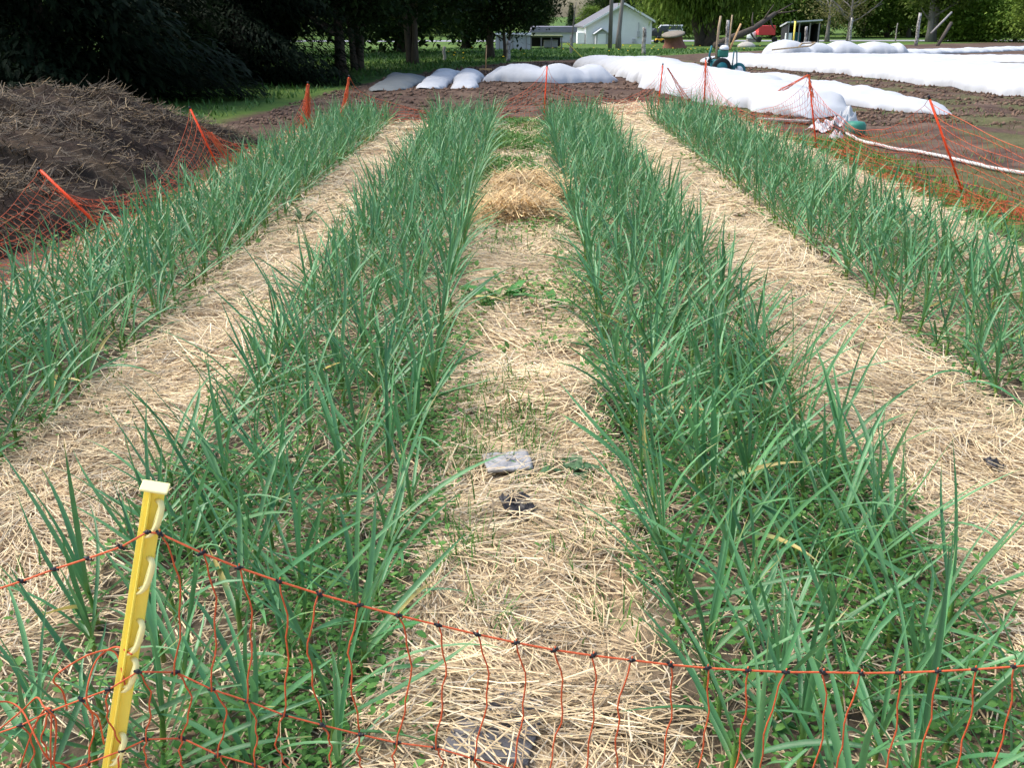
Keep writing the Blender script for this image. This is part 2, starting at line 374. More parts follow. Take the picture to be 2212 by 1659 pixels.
# prototypes
PROT = []
for i in range(18):
    one = np.zeros(1); hs = np.array([rng.uniform(.10, .16)])
    nl = int(rng.integers(6, 9))
    V, Q, Cc = plant_leaves(one, one, one, hs, np.array([0.]), np.array([1.]), ns=9, nl=nl, spread=rng.uniform(.7, 1.3))
    lm = npmesh('leaves', V, Q, Cc, True); lm.materials.append(M['leaf'])
    V, Q, Cc = plant_stems(one, one, one, hs, np.array([1.]), sides=8)
    sm_ = npmesh('stem', V, Q, Cc, True); sm_.materials.append(M['leaf'])
    PROT.append((lm, sm_))
BN = ['far left bed', 'bed behind the yellow post', 'bed right of the middle path', 'bed nearest the right edge']
first = {}
for i in np.where(near)[0]:
    x, y, bi, r_, nr = pl[i]; bi = int(bi); k = int(rng.integers(0, 18))
    side = 'left edge row' if r_ == 0 else ('right edge row' if r_ == nr-1 else 'inner rows')
    if k not in first:
        root = empty('garlic_plant'); lv = link('leaves', PROT[k][0], None, root); st = link('stem', PROT[k][1], None, root); first[k] = (root, lv, st)
    else:
        root = first[k][0].copy(); COL.objects.link(root)
        for c_ in first[k][1:]:
            cc = c_.copy(); COL.objects.link(cc); cc.parent = root
    root.location = (x, y, pz[i]-.01); root.rotation_euler = (rng.normal(0, .07), rng.normal(0, .07), rng.uniform(0, 2*PI))
    s = rng.uniform(.72, 1.0); root.scale = (s, s, s*rng.uniform(.94, 1.1))
    tag(root, 'near green garlic plant, %s of the %s' % (side, BN[bi]), 'garlic', 'near garlic plants in the ' + BN[bi])
far = ~near & (u_ > -500) & (u_ < 2800)
# close ones at the sides out of frame are kept in the mass as well
fx, fy, fz = pl[far, 0], pl[far, 1], pz[far]; nF = len(fx)
hs = rng.uniform(.10, .16, nF); scl = rng.uniform(.72, .98, nF)
A = plant_leaves(fx, fy, fz, hs, rng.uniform(0, 2*PI, nF), scl, ns=6, nl=7)
Bp = plant_stems(fx, fy, fz, hs, scl, sides=5)
tag(link('garlic_rows', npmesh('garlic_rows', *join([A, Bp]), True), M['leaf']), 'dense far part of the garlic beds running back to the net', 'garlic', kind='stuff')

# ------------------------------------------------------------------ straw
def scatter(n, x0, x1, y0, y1, dens):
    x = rng.uniform(x0, x1, n); y = rng.uniform(y0, y1, n); k = rng.random(n) < dens(x, y); return x[k], y[k]
STRAWC = np.array([[.62, .49, .31], [.54, .42, .27], [.68, .57, .4], [.44, .34, .22], [.5, .43, .34], [.33, .25, .17]])
def strawbatch(x, y, z, L, W, ns=2, el=None, az=None, dark=1.):
    n = len(x); 
    if az is None: az = 2*PI*vnoise(x, y, .45, 81)*1.6+rng.normal(0, .62, n)
    if el is None: el = rng.normal(.03, .13, n)
    base = np.stack([x, y, z], -1)
    base[:, 0] -= np.cos(az)*L*.5; base[:, 1] -= np.sin(az)*L*.5
    V, Q, t, idx = ribbons(base, az, el, L, W, rng.normal(.1, .22, n), ns, 3, 1.1, None, azc=rng.normal(0, .25, n), roll=PI+rng.normal(0, .3, n))
    c = np.array([1.02, 1., .91])*STRAWC[rng.integers(0, 6, n)]*rng.uniform(.72, 1.15, (n, 1))*dark*(.78+.6*fbm(x, y, .5, 83))[:, None]
    return V, Q, c[idx]
def sd_(x, y): 
    s = strawmask(x, y)*(1-.68*bedmask(x, y))
    bare = sstep(.62, .74, fbm(x, y, .5, 91)); green = (np.abs(x-.03) < .5)*(y > 9.3)*.35
    edge = np.zeros_like(x)
    return np.clip(s*(1-.75*bare)-green, 0, 1)
parts = []
for (n, y0, y1, Lr, Wr, zt) in ((78000, 1.0, 4.2, (.07, .24), (.0026, .0046), .022), (46000, 4.2, 8, (.1, .28), (.0034, .0058), .03), (30000, 8, 12, (.12, .3), (.005, .008), .03), (20000, 12, 19.5, (.14, .34), (.007, .012), .03)):
    x, y = scatter(n, -3.9, 4.1, y0, y1, sd_)
    # skip what the camera can never see from near its spot
    u, v, d = proj(np.stack([x, y, 0*x], -1)); k = (u > -500) & (u < 2712) & (v < 2100); x, y = x[k], y[k]
    parts.append(strawbatch(x, y, hgt(x, y)+rng.random(len(x))**1.5*zt+.003, rng.uniform(*Lr, len(x)), rng.uniform(*Wr, len(x))))
# stalks sticking up
x, y = scatter(2600, -3.3, 3.7, 1.2, 14, sd_)
parts.append(strawbatch(x, y, hgt(x, y)+.01, rng.uniform(.08, .22, len(x)), rng.uniform(.003, .005, len(x)), el=rng.uniform(.15, .7, len(x))))
tag(link('straw_mulch', npmesh('straw_mulch', *join(parts)), M['straw']), 'pale straw mulch spread over the paths between the garlic beds', 'straw', kind='stuff')

# ------------------------------------------------------------------ weeds and tufts
def leafcloud(x, y, z, size, c0, c1, el=(.0, .9)):
    n = len(x); base = np.stack([x, y, z], -1)
    V, Q, t, idx = ribbons(base, rng.uniform(0, 2*PI, n), rng.uniform(*el, n), size, size*rng.uniform(.5, .75, n), rng.uniform(0, .8, n), 3, 3, .35, np.array([.25, 1, .85, .06]))
    c = np.array(c0)+(np.array(c1)-np.array(c0))*rng.random((n, 1)); return V, Q, c[idx]
def blades(x, y, z, L, W, c0, c1, el=(.7, 1.5)):
    n = len(x); base = np.stack([x, y, z], -1)
    V, Q, t, idx = ribbons(base, rng.uniform(0, 2*PI, n), rng.uniform(*el, n), L, W, rng.uniform(.1, 1.2, n), 4, 2, 0, np.array([.8, 1, .8, .5, .05]))
    c = np.array(c0)+(np.array(c1)-np.array(c0))*rng.random((n, 1)); return V, Q, c[idx]
def wdens(x, y):
    b = bedmask(x, y, .2); k = np.where(y < 4.5, sstep(.33, .5, fbm(x, y, .38, 101)), sstep(.46, .62, fbm(x, y, .38, 101)))
    nearp = 1-sstep(4.5, 7, y)
    bed2 = (x > -.75) & (x < -.2); bed3 = (x > .3) & (x < 1.2)
    g = b*k*(.5+.5*nearp*(bed2 | bed3)); g = np.maximum(g, .10*sstep(.64, .75, fbm(x, y, .3, 103))*strawmask(x, y))
    g = np.maximum(g, ((x > .32) & (x < .55))*.4*k*(y < 3.2)); g = np.maximum(g, ((x < -.2) & (x > -.5))*(y < 4.6)*k*.45)
    return g
parts = []
x, y = scatter(95000, -3.3, 3.7, 1.4, 8.5, wdens)
parts.append(leafcloud(x, y, hgt(x, y)+.008+rng.random(len(x))**1.6*.075, rng.uniform(.014, .034, len(x)), (.04, .14, .025), (.11, .25, .05)))
x, y = scatter(70000, -1.4, 1.5, 1.5, 4.6, lambda x, y: np.maximum(.62*bedmask(x, y, .12), ((x > .33) & (x < .6))*.4)*sstep(.4, .52, fbm(x, y, .3, 109)))
parts.append(leafcloud(x, y, hgt(x, y)+.008+rng.random(len(x))**1.4*.08, rng.uniform(.012, .03, len(x)), (.035, .12, .022), (.1, .23, .045)))
# clumps at net feet and along the bed edges farther off
x, y = scatter(24000, -3.6, 4.4, 5, 16.3, lambda x, y: sstep(.5, .65, fbm(x, y, .5, 105))*np.maximum(np.maximum((np.abs(x+3.2) < .25), (np.abs(x-3.95) < .4)), .5*np.maximum.reduce([np.abs(x-e) < .16 for e in (-1.95, -1.3, -.32, .4, 1.3, 2.0)])))
parts.append(leafcloud(x, y, hgt(x, y)+.01+rng.random(len(x))*.09, rng.uniform(.025, .055, len(x)), (.06, .15, .025), (.14, .24, .05)))
x, y = scatter(26000, -.42, .52, 4.6, 16.2, lambda x, y: sstep(.5, .64, fbm(x, y, .45, 107))*(.35+.65*sstep(8, 10.5, y)))
parts.append(leafcloud(x, y, hgt(x, y)+.01+rng.random(len(x))*.06, rng.uniform(.02, .045, len(x)), (.06, .15, .03), (.15, .27, .06)))
tag(link('low_weeds', npmesh('low_weeds', *join(parts)), M['weed']), 'small leafed green weeds creeping under the garlic and on the path edges', 'weeds', kind='stuff')
parts = []
def tufts(n, x0, x1, y0, y1, r, per, L, W, c0=(.05, .16, .03), c1=(.13, .27, .05), dens=None):
    cx = rng.uniform(x0, x1, n); cy = rng.uniform(y0, y1, n)
    if dens is not None: k = rng.random(n) < dens(cx, cy); cx, cy = cx[k], cy[k]; n = len(cx)
    x = np.repeat(cx, per)+rng.normal(0, r, n*per); y = np.repeat(cy, per)+rng.normal(0, r, n*per)
    parts.append(blades(x, y, hgt(x, y), rng.uniform(*L, len(x)), rng.uniform(*W, len(x)), c0, c1))
tufts(46, -.26, .1, 3.2, 4.1, .03, 10, (.05, .16), (.003, .006)); tufts(12, -.28, -.1, 2.4, 3.0, .03, 10, (.06, .16), (.003, .006))
tufts(44, -.1, .45, 2.2, 3.4, .05, 7, (.04, .11), (.003, .006)); tufts(330, -.4, .45, 10.2, 16.0, .09, 14, (.05, .14), (.008, .016), dens=lambda x, y: sstep(.4, .56, fbm(x, y, .5, 71)))
tufts(70, -3.0, 3.6, 2, 10, .04, 9, (.05, .12), (.004, .007), dens=lambda x, y: 1-bedmask(x, y)); tufts(120, -.45, .5, 5, 8.8, .06, 9, (.05, .12), (.005, .009), dens=lambda x, y: sstep(.5, .6, fbm(x, y, .4, 73)))
tufts(260, 3.75, 4.5, 6.5, 14, .1, 12, (.05, .13), (.008, .014)); tufts(90, -3.4, -3.0, 7, 13, .08, 10, (.05, .13), (.007, .012)); tufts(160, 4.5, 12, 8, 20, .15, 8, (.05, .1), (.01, .02), (.07, .12, .04), (.15, .18, .06))
tag(link('grass_tufts', npmesh('grass_tufts', *join(parts)), M['weed']), 'thin green grass tufts growing through the straw and beside the nets', 'grass', kind='stuff')
parts = []
x = rng.uniform(-26, 46, 90000); y = 13+62*rng.random(90000)**1.3; k = (x < xl(y)-.3) & ~((x > -9) & (y < 15)); x, y = x[k], y[k]
parts.append(blades(x, y, hgt(x, y)-.01, rng.uniform(.08, .22, len(x)), .012+y*.0009, (.035, .10, .02), (.09, .18, .035)))
tag(link('meadow_grass', npmesh('meadow_grass', *join(parts)), M['weed']), 'green grass field beyond the dug soil', 'grass', kind='stuff')

n = 30000; x = rng.uniform(-4.5, 16, n); y = 16+26*rng.random(n)**1.4; k = (x > xl(y)) & (strawmask(x, y) < .3) & (fbm(x, y, .9, 121) > .42); x, y = x[k], y[k]; n = len(x)
oc = np.array([[1, 0, 0], [0, 1, 0], [-1, 0, 0], [0, -1, 0], [0, 0, .8], [0, 0, -.6]]); r0 = (.012+.045*rng.random(n)**3)*(.7+.02*y)
V = (oc[None]*rng.uniform(.6, 1.3, (n, 6, 1)))*r0[:, None, None]; a_ = rng.uniform(0, 6.28, n); V = np.stack([V[..., 0]*np.cos(a_)[:, None]-V[..., 1]*np.sin(a_)[:, None]+x[:, None], V[..., 0]*np.sin(a_)[:, None]+V[..., 1]*np.cos(a_)[:, None]+y[:, None], V[..., 2]+hgt(x, y)[:, None]+.2*r0[:, None]], -1)
T_ = np.array([[0, 1, 4], [1, 2, 4], [2, 3, 4], [3, 0, 4], [1, 0, 5], [2, 1, 5], [3, 2, 5], [0, 3, 5]]); Q = (T_[None]+np.arange(n)[:, None, None]*6).reshape(-1, 3)
cc = (np.array([.125, .082, .06])*rng.uniform(.6, 1.5, (n, 1)))[:, None, :]*np.ones((1, 6, 1))
tag(link('soil_clods', npmesh('soil_clods', V.reshape(-1, 3), Q, cc.reshape(-1, 3)), M['heap']), 'crumbly brown clods on the dug soil around the covers', 'soil', kind='stuff')

# ------------------------------------------------------------------ manure heap on the left
def heapz(x, y):
    cx = -6.15+.2*np.sin(y*.9)+.06*(y-8); hw = 2.55+.3*(vnoise(y, y*0, 1.7, 111)-.5)
    end = sstep(14.3, 12.0, y) if False else 1-sstep(12.3, 14.4, y); st = sstep(2.2, 3.8, y)
    f = np.clip(1-np.abs((x-cx)/hw)**2.1, 0, 1)
    return .82*f**.9*end**.8*st*(.78+.45*fbm(x, y, 1.3, 113))+(.34*(fbm(x, y, .75, 119)-.5)+.16*(fbm(x, y, .3, 114)-.45))*sstep(0, .35, f)*end*st
hx = np.arange(-9.2, -3.05, .06); hy = np.arange(2.2, 14.4, .06); HX, HY = np.meshgrid(hx, hy); HZ = heapz(HX, HY)-.04
hc = mix(np.ones(HX.shape+(3,))*np.array([.032, .022, .017]), (.06, .042, .027), sstep(.5, .75, fbm(HX, HY, .45, 115))*.9); hc = mix(hc, (.02, .015, .012), sstep(.5, .8, fbm(HX, HY, .3, 116)))
ny, nx = HX.shape; ii = np.arange(ny-1)[:, None]*nx+np.arange(nx-1)[None, :]
heap = link('manure_heap', npmesh('manure_heap', np.stack([HX, HY, HZ], -1).reshape(-1, 3), np.stack([ii, ii+1, ii+1+nx, ii+nx], -1).reshape(-1, 4), hc.reshape(-1, 3), True), M['heap'])
tag(heap, 'long dark brown heap of strawy manure behind the left net', 'manure heap')
n = 60000; x = rng.uniform(-8.6, -3.1, n); y = rng.uniform(2.6, 14.2, n); k = (heapz(x, y) > .0) & (rng.random(n) < .25+.75*sstep(.45, .65, fbm(x, y, .5, 117))); x, y = x[k], y[k]
az = -.9+5*vnoise(x, y, .4, 118)+rng.normal(0, .8, len(x))
V, Q, Cc = strawbatch(x, y, heapz(x, y)-.02+rng.random(len(x))*.04, rng.uniform(.06, .24, len(x)), rng.uniform(.004, .009, len(x)), el=rng.normal(-.2, .45, len(x)), az=az, dark=1.)
Cc = Cc*np.where(rng.random((len(x), 1)) > .22, .08, .27)[np.repeat(np.arange(len(x)), 9)]
Cc = Cc*np.array([1.05, .9, .72]); o = link('loose_straw', npmesh('loose_straw', V, Q, Cc), M['straw'], heap); o['kind'] = 'stuff'

# ------------------------------------------------------------------ straw bale, broken into two flakes
def flake(name, root, c, d, rz, seed):
    n = 22; a = np.linspace(-1, 1, n); U, W_ = np.meshgrid(a, a)
    # rounded block: cube-sphere style heightfield top + skirts
    rr = np.clip(1-(np.abs(U)**4+np.abs(W_)**4), 0, 1)**.55
    x = U*d[0]/2; y = W_*d[1]/2; z = d[2]*rr*(.7+.6*fbm(x+seed, y, .2, seed))
    ca, sa = math.cos(rz), math.sin(rz)
    Vx = c[0]+x*ca-y*sa; Vy = c[1]+x*sa+y*ca
    ii = np.arange(n-1)[:, None]*n+np.arange(n-1)[None, :]
    cc = np.ones((n, n, 3))*np.array([.36, .25, .13])
    o = link(name, npmesh(name, np.stack([Vx, Vy, z+c[2]], -1).reshape(-1, 3), np.stack([ii, ii+1, ii+1+n, ii+n], -1).reshape(-1, 4), cc.reshape(-1, 3), True), M['straw'], root)
    k = 5200; ux = rng.uniform(-1, 1, k); uy = rng.uniform(-1, 1, k); fr = rng.random(k) < .3; uy = np.where(fr, -rng.uniform(.8, 1.03, k), uy)
    xx = ux*d[0]/2; yy = uy*d[1]/2
    zz = d[2]*np.clip(1-(np.abs(ux)**4+np.abs(uy)**4), 0, 1)**.55*(.7+.6*fbm(xx+seed, yy, .2, seed))+rng.uniform(-.01, .025, k)
    S = strawbatch(c[0]+xx*ca-yy*sa, c[1]+xx*sa+yy*ca, c[2]+zz, rng.uniform(.1, .3, k), rng.uniform(.004, .008, k), el=rng.normal(-.05, .3, k), az=rz+rng.normal(0, .9, k)+PI*(rng.random(k) > .5), dark=1.18)
    S = (S[0], S[1], S[2]*np.array([1.03, .95, .8]))
    link('loose_stalks', npmesh('loose_stalks', *S), M['straw'], o)
    return o
bale = empty('straw_bale', (0, 0, 0), 0, 'opened golden straw bale standing on the middle path between the garlic beds', 'straw bale')
flake('bale_flake', bale, (.1, 8.95, .02), (.80, .72, .21), .06, 5)
flake('bale_flake', bale, (.0, 8.22, .02), (.64, .58, .16), .16, 9)
for c_ in bale.children: c_['label'] = 'higher back flake of the bale' if c_.name == 'bale_flake' else 'lower front flake of the bale'

# ------------------------------------------------------------------ broad leaved weeds
def rosette(name, p, nleaf, L, W, c0, c1, label, elr=(.15, .8)):
    az = rng.uniform(0, 2*PI, nleaf); base = np.tile(np.array([[p[0], p[1], float(hgt(p[0], p[1]))+.01]]), (nleaf, 1)); base[:, :2] += rng.normal(0, .02, (nleaf, 2))
    V, Q, t, idx = ribbons(base, az, rng.uniform(*elr, nleaf), L*rng.uniform(.6, 1.15, nleaf), W*rng.uniform(.7, 1.2, nleaf), rng.uniform(.5, 1.3, nleaf), 8, 3, .3, np.array([.12, .2, .55, .9, 1., .92, .72, .4, .04]), azc=rng.normal(0, .5, nleaf))
    V[:, 2] += .006*np.sin(t*40+idx)
    c = np.array(c0)+(np.array(c1)-np.array(c0))*rng.random((nleaf, 1))
    tag(link(name, npmesh(name, V, Q, c[idx], True), M['weed']), label, 'weed')
gpt = lambda u, v: G(u, v)[:2]
rosette('dock_weed', gpt(1085, 672), 16, .26, .065, (.035, .15, .03), (.08, .25, .05), 'broad leaved dark green dock weed in the middle path')
rosette('dock_weed', gpt(1190, 690), 11, .17, .045, (.04, .15, .03), (.1, .26, .05), 'smaller dock weed just right of the broad leaved one')
rosette('dock_weed', gpt(1020, 655), 8, .14, .04, (.04, .15, .03), (.1, .26, .05), 'small dock weed against the left garlic bed')
rosette('mallow_weed', gpt(1235, 1050), 14, .10, .06, (.06, .14, .06), (.12, .2, .1), 'dusty green broad weed right of the grey scrap')
rosette('dandelion_weed', gpt(655, 500), 14, .2, .04, (.05, .1, .04), (.1, .15, .06), 'dull green weed clump on the left straw path', (.3, 1.1))

# ------------------------------------------------------------------ scraps on the path
def sheet(name, c, d, rz, m, label, cat, amp=.012, tilt=0., seed=1, th=.004):
    n = 14; a = np.linspace(-.5, .5, n); U, W_ = np.meshgrid(a, a)
    x = U*d[0]*(1+.1*(vnoise(W_, U*0, .2, seed)-.5)); y = W_*d[1]*(1+.15*(vnoise(U, W_*0, .2, seed+3)-.5)); z = amp*2*(fbm(U, W_, .35, seed)-.4)+tilt*W_*d[1]
    ca, sa = math.cos(rz), math.sin(rz); gz = float(hgt(c[0], c[1]))
    top = np.stack([c[0]+x*ca-y*sa, c[1]+x*sa+y*ca, gz+c[2]+z], -1).reshape(-1, 3); ii = (np.arange(n-1)[:, None]*n+np.arange(n-1)[None, :])
    Q = np.stack([ii, ii+1, ii+1+n, ii+n], -1).reshape(-1, 4)
    o = link(name, npmesh(name, top, Q, None, True), m); md = o.modifiers.new('solid', 'SOLIDIFY'); md.thickness = th
    return tag(o, label, cat)
g = gpt(1097, 1040); sheet('grey_slab', (g[0], g[1], .045), (.17, .13), .18, M['grey_sheet'], 'light grey flat scrap lying in the middle straw path', 'scrap', .012, .1, 4, .012)
g = gpt(1118, 1142); sheet('black_plastic_scrap', (g[0], g[1], .04), (.1, .09), .5, M['black_sheet'], 'small black plastic scrap poking out of the straw', 'scrap', .03, .25, 6)
g = gpt(1075, 1615); sheet('grey_board', (g[0], g[1], .008), (.2, .24), -.25, M['grey_board'], 'grey board half buried in straw behind the front net', 'board', .004, 0, 8, .015)
g = gpt(2140, 1045); sheet('black_plastic_scrap', (g[0], g[1], .03), (.06, .06), .2, M['black_sheet'], 'tiny black plastic scrap on the right straw path', 'scrap', .03, .3, 12)
parts = []
for g, k, sp in ((gpt(1097, 1052), 34, .09), (gpt(1075, 1615), 110, .12), (gpt(1118, 1142), 40, .07)):
    xx = g[0]+rng.normal(0, sp, k); yy = g[1]+rng.normal(0, sp, k)-.03
    parts.append(strawbatch(xx, yy, hgt(xx, yy)+.065, rng.uniform(.1, .2, k), rng.uniform(.003, .0045, k)))
tag(link('loose_straw', npmesh('loose_straw', *join(parts)), M['straw']), 'loose stalks lying over the grey and black scraps', 'straw', kind='stuff')

# ------------------------------------------------------------------ yellow post and the front net
T = np.array([0, 0, CH])+ray(336, 1047)*1.62
Bq = AtY(172, 2100, T[1]-.02); ax = (T-Bq)/np.linalg.norm(T-Bq)
foot = T-ax*(T[2]/ax[2]+.02)
post = empty('fence_post', foot, 0, 'yellow plastic step-in fence post with hooks, leaning in front of the garlic', 'fence post')
Lp = np.linalg.norm(T-foot)
def inpost(o):
    # local frame: z along the post
    z = ax; x = np.cross((0, 1, 0), z); x /= np.linalg.norm(x); y = np.cross(z, x)
    ang = math.radians(9); x, y = x*math.cos(ang)+y*math.sin(ang), y*math.cos(ang)-x*math.sin(ang)
    import mathutils
    Mx = mathutils.Matrix(((x[0], y[0], z[0], 0), (x[1], y[1], z[1], 0), (x[2], y[2], z[2], 0), (0, 0, 0, 1)))
    o.matrix_local = Mx; return o
# T/L profile shaft
b = MB(); hw = .0165
prof = [(-hw, .008), (-hw, -.001), (-hw+.004, -.002), (-.0075, -.002), (-.006, -.0125), (-.003, -.0125), (-.0015, -.002), (hw-.003, -.002), (hw, -.001), (hw, .008), (hw-.004, .006), (-hw+.004, .006)]
n = len(prof); b.add([(x, y, 0) for x, y in prof]+[(x, y, Lp-.008) for x, y in prof], [(i, (i+1) % n, n+(i+1) % n, n+i) for i in range(n)]+[tuple(range(n-1, -1, -1)), tuple(range(n, 2*n))])
inpost(b.build('shaft', M['yellow'], post, bevel=.0008))
b = MB().box((0, -.002, Lp-.004), (.045, .036, .0048)); inpost(b.build('cap', M['yellow_pale'], post, bevel=.003))
b = MB().tube([(0, 0, .16), (.05, 0, .16), (.085, 0, .17)], [.009, .008, .004], 6); inpost(b.build('foot_step', M['yellow'], post, bevel=.001))
pxm = F/1.68
for v in (1080, 1212, 1362, 1458, 1655, 1790):
    z0 = Lp-(v-1047)/pxm/.93*1.0; 
    b = MB()
    xo = hw-.003
    # hook: bridge out at the top, curved arm hanging down, tip turned back under with a barb
    b.tube([(xo-.007, .0, z0), (xo, -.009, z0+.001), (xo+.003, -.014, z0-.004), (xo+.003, -.016, z0-.018), (xo+.001, -.0165, z0-.036), (xo-.003, -.015, z0-.052), (xo-.009, -.0125, z0-.063), (xo-.017, -.01, z0-.07)], [.0048, .0054, .0056, .0054, .0052, .0048, .0038, .0016], 8)
    b.bar((xo-.001, -.008, z0-.002), (xo-.006, -.008, z0-.046), .0028, .012)
    b.tube([(xo-.005, -.012, z0-.05), (xo-.012, -.009, z0-.058), (xo-.016, -.008, z0-.059)], [.003, .0022, .001], 6)
    inpost(b.build('hook', M['yellow_pale'], post, True))

YN = T[1]-.025
netroot = empty('netting', (0, 0, 0), 0, 'orange electric netting with black knots strung in front from the yellow post', 'netting')
top_px = [(345, 1153), (436, 1195), (516, 1227), (604, 1257), (690, 1284), (776, 1308), (860, 1330), (946, 1351), (1030, 1371), (1114, 1389), (1198, 1405), (1281, 1417), (1364, 1427), (1448, 1437), (1528, 1444), (1614, 1449), (1697, 1453), (1778, 1453), (1860, 1455), (1942, 1454), (2024, 1451), (2106, 1447), (2190, 1441), (2274, 1433)]
sec_px = [(380, 1453), (457, 1490), (534, 1515), (614, 1546), (695, 1567), (778, 1588), (858, 1606), (940, 1616), (1022, 1640), (1106, 1662)]
thr_px = [(394, 1596), (470, 1632), (549, 1654), (630, 1680)]
def line(pxs): return [AtY(u, v, YN) for u, v in pxs]
topL = line(top_px); secL = line(sec_px); thrL = line(thr_px)
while len(secL) < len(topL): i = len(secL); secL.append(np.array([topL[i][0]-.012, YN, topL[i][2]-(topL[i-1][2]-secL[i-1][2])*1.0-.004]))
while len(thrL) < len(topL): i = len(thrL); thrL.append(np.array([topL[i][0]-.008, YN, secL[i][2]-.105]))
rows = [topL, secL, thrL]
for dz in (.1, .19): rows.append([p-np.array([.004, 0, dz]) for p in thrL])
rows = [[np.array([p[0], p[1], max(p[2], .03)]) for p in r] for r in rows]
# left of the post
lt = line([(345, 1153), (318, 1150), (262, 1182), (190, 1207), (118, 1230), (48, 1256), (-20, 1278), (-90, 1298), (-160, 1316)])
ls = line([(380, 1453), (298, 1452), (236, 1490), (176, 1512), (108, 1538), (45, 1568), (-25, 1592), (-90, 1615), (-160, 1636)])
l3 = line([(394, 1596), (316, 1598), (265, 1622), (190, 1650), (120, 1675), (50, 1700), (-20, 1725), (-90, 1745), (-160, 1765)])
lrows = [lt, ls, l3]+[[p-np.array([0, 0, dz]) for p in l3] for dz in (.1, .19)]
lrows = [[np.array([p[0], p[1], max(p[2], .03)]) for p in r] for r in lrows]
kb = MB().ball((0, 0, 0), .0046, 8, (1.1, 1, 1)).tube([(-.0075, 0, 0), (.0075, 0, 0)], .0027, 6); km = bpy.data.meshes.new('knot'); km.from_pydata(kb.v, [], kb.f); km.update(); km.materials.append(M['black'])
for rr_ in (rows, lrows):
    for ri, r in enumerate(rr_):
        MB().tube(r, .0019 if ri == 0 else .0016, 5).build('horizontal_cord', M['twine'], netroot, True)
        for p in r[(1 if rr_ is lrows else 0):]:
            u, v, d = proj(p)
            if -60 < u[0] < 2270 and v[0] < 1710: link('knot', km, None, netroot, p).rotation_euler = (rng.normal(0, .4), rng.normal(0, .4), rng.normal(0, .3))
    for i in range(len(rr_[0])):
        if rr_ is lrows and i == 0: continue
        verts_ = MB()
        for a_, b_ in zip(rr_[:-1], rr_[1:]):
            p, q = a_[i], b_[i]; Lq = np.linalg.norm(q-p); am = min(.02, Lq*.11)*rng.choice([-1, 1, 1])*rng.uniform(.5, 1.2); k = rng.uniform(.3, .7)
            if rr_ is lrows and a_ is lrows[0]: continue
            pts = [p+(q-p)*t+np.array([am*math.sin(PI*t**.9)*(1 if t < k else .8)+.0025*math.sin(t*19+i), .5*am*math.sin(PI*t*1.3), 0]) for t in np.linspace(0, 1, 13)]
            verts_.tube(pts, .0016, 5); 
        if rr_ is rows: verts_.tube([rr_[0][i], rr_[0][i]+np.array([.0015, 0, .008])], .0014, 5)
        verts_.build('vertical_strand', M['twine'], netroot, True)
# slack loops that spring up left of the post
lp = MB()
for pts in ([(285, 1415), (235, 1420), (200, 1440), (198, 1478), (206, 1510), (210, 1560), (212, 1640)], [(270, 1480), (235, 1432), (190, 1425), (150, 1430), (130, 1450), (132, 1500), (130, 1560)],
            [(-30, 1520), (0, 1540), (40, 1550), (90, 1580), (120, 1620), (140, 1660), (160, 1710)], [(-30, 1600), (30, 1560), (70, 1520), (105, 1510), (122, 1518), (118, 1570), (100, 1680)], [(30, 1700), (60, 1590), (100, 1545), (120, 1600), (125, 1700)]):
    q = line(pts); q = [a+np.array([0, .03*math.sin(i*1.3), 0]) for i, a in enumerate(q)]
    pp = []
    for i in range(len(q)-1):
        for t in np.linspace(0, 1, 6, endpoint=False):
            p0, p1, p2, p3 = q[max(i-1, 0)], q[i], q[i+1], q[min(i+2, len(q)-1)]
            pp.append(.5*((2*p1)+(-p0+p2)*t+(2*p0-5*p1+4*p2-p3)*t*t+(-p0+3*p1-3*p2+p3)*t**3))
    lp.tube(pp, .0017, 5)
lp.build('slack_loop', M['twine'], netroot, True)

# ------------------------------------------------------------------ orange net fences round the plot
def fpost(foot, top, label):
    foot = np.array(foot); top = np.array(top)
    r = empty('net_post', foot, 0, label, 'net post', 'orange posts holding the netting'); t = top-foot
    MB().tube([-.02*t, t], .0105, 8).build('shaft', M['orange'], r, True)
    MB().tube([t*.985, t*1.02], .0125, 8).build('end_cap', M['black'], r, True)
    return top
def net_panel(A0, A1, B0, B1, sag, parent, cell=.11, rows=6, low=.03, gather=.0, th=.0022, bow=0.):
    """net between two posts: A0/A1 foot and top of the first, B0/B1 of the second"""
    A0, A1, B0, B1 = map(np.array, (A0, A1, B0, B1)); L = np.linalg.norm((B0-A0)[:2]); n = max(6, int(L/cell))
    mb = MB(); S = np.linspace(0, 1, n+1); grid = []
    per = np.cross((B0-A0)/L, (0, 0, 1))
    for i, s in enumerate(S):
        f = A0+(B0-A0)*s; tp = A1+(B1-A1)*s; e = (4*s*(1-s))**.62
        gz = float(hgt(f[0], f[1])); tz = tp[2]-(sag*e+.05*math.sin(7*s+L)*e); tz = max(tz, gz+.12)
        colp = []
        for k in range(rows+1):
            q = k/rows; z = gz+low+(tz-gz-low)*q**1.1
            w_ = q
            p = f*(1-w_)+tp*w_; p = np.array([p[0], p[1], z])
            p = p+per*(.05*math.sin(9*s+k)*(1-q)+bow*e*(1-q))+np.array([0, 0, .012*math.sin(23*s+2*k)])
            colp.append(p)
        grid.append(colp)
    for k in range(rows+1): mb.tube([g[k] for g in grid], th*(1.25 if k in (0, rows) else 1), 4, False)
    for g in grid:
        pts = []
        for k in range(rows):
            for t in (0, .5): pts.append(g[k]+(g[k+1]-g[k])*t+(per*0+np.array([rng.normal(0, .012), rng.normal(0, .012), 0]) if t else 0))
        pts.append(g[-1]); mb.tube(pts, th*.9, 4, False)
    return mb.build('net_panel', M['twine'], parent, False)
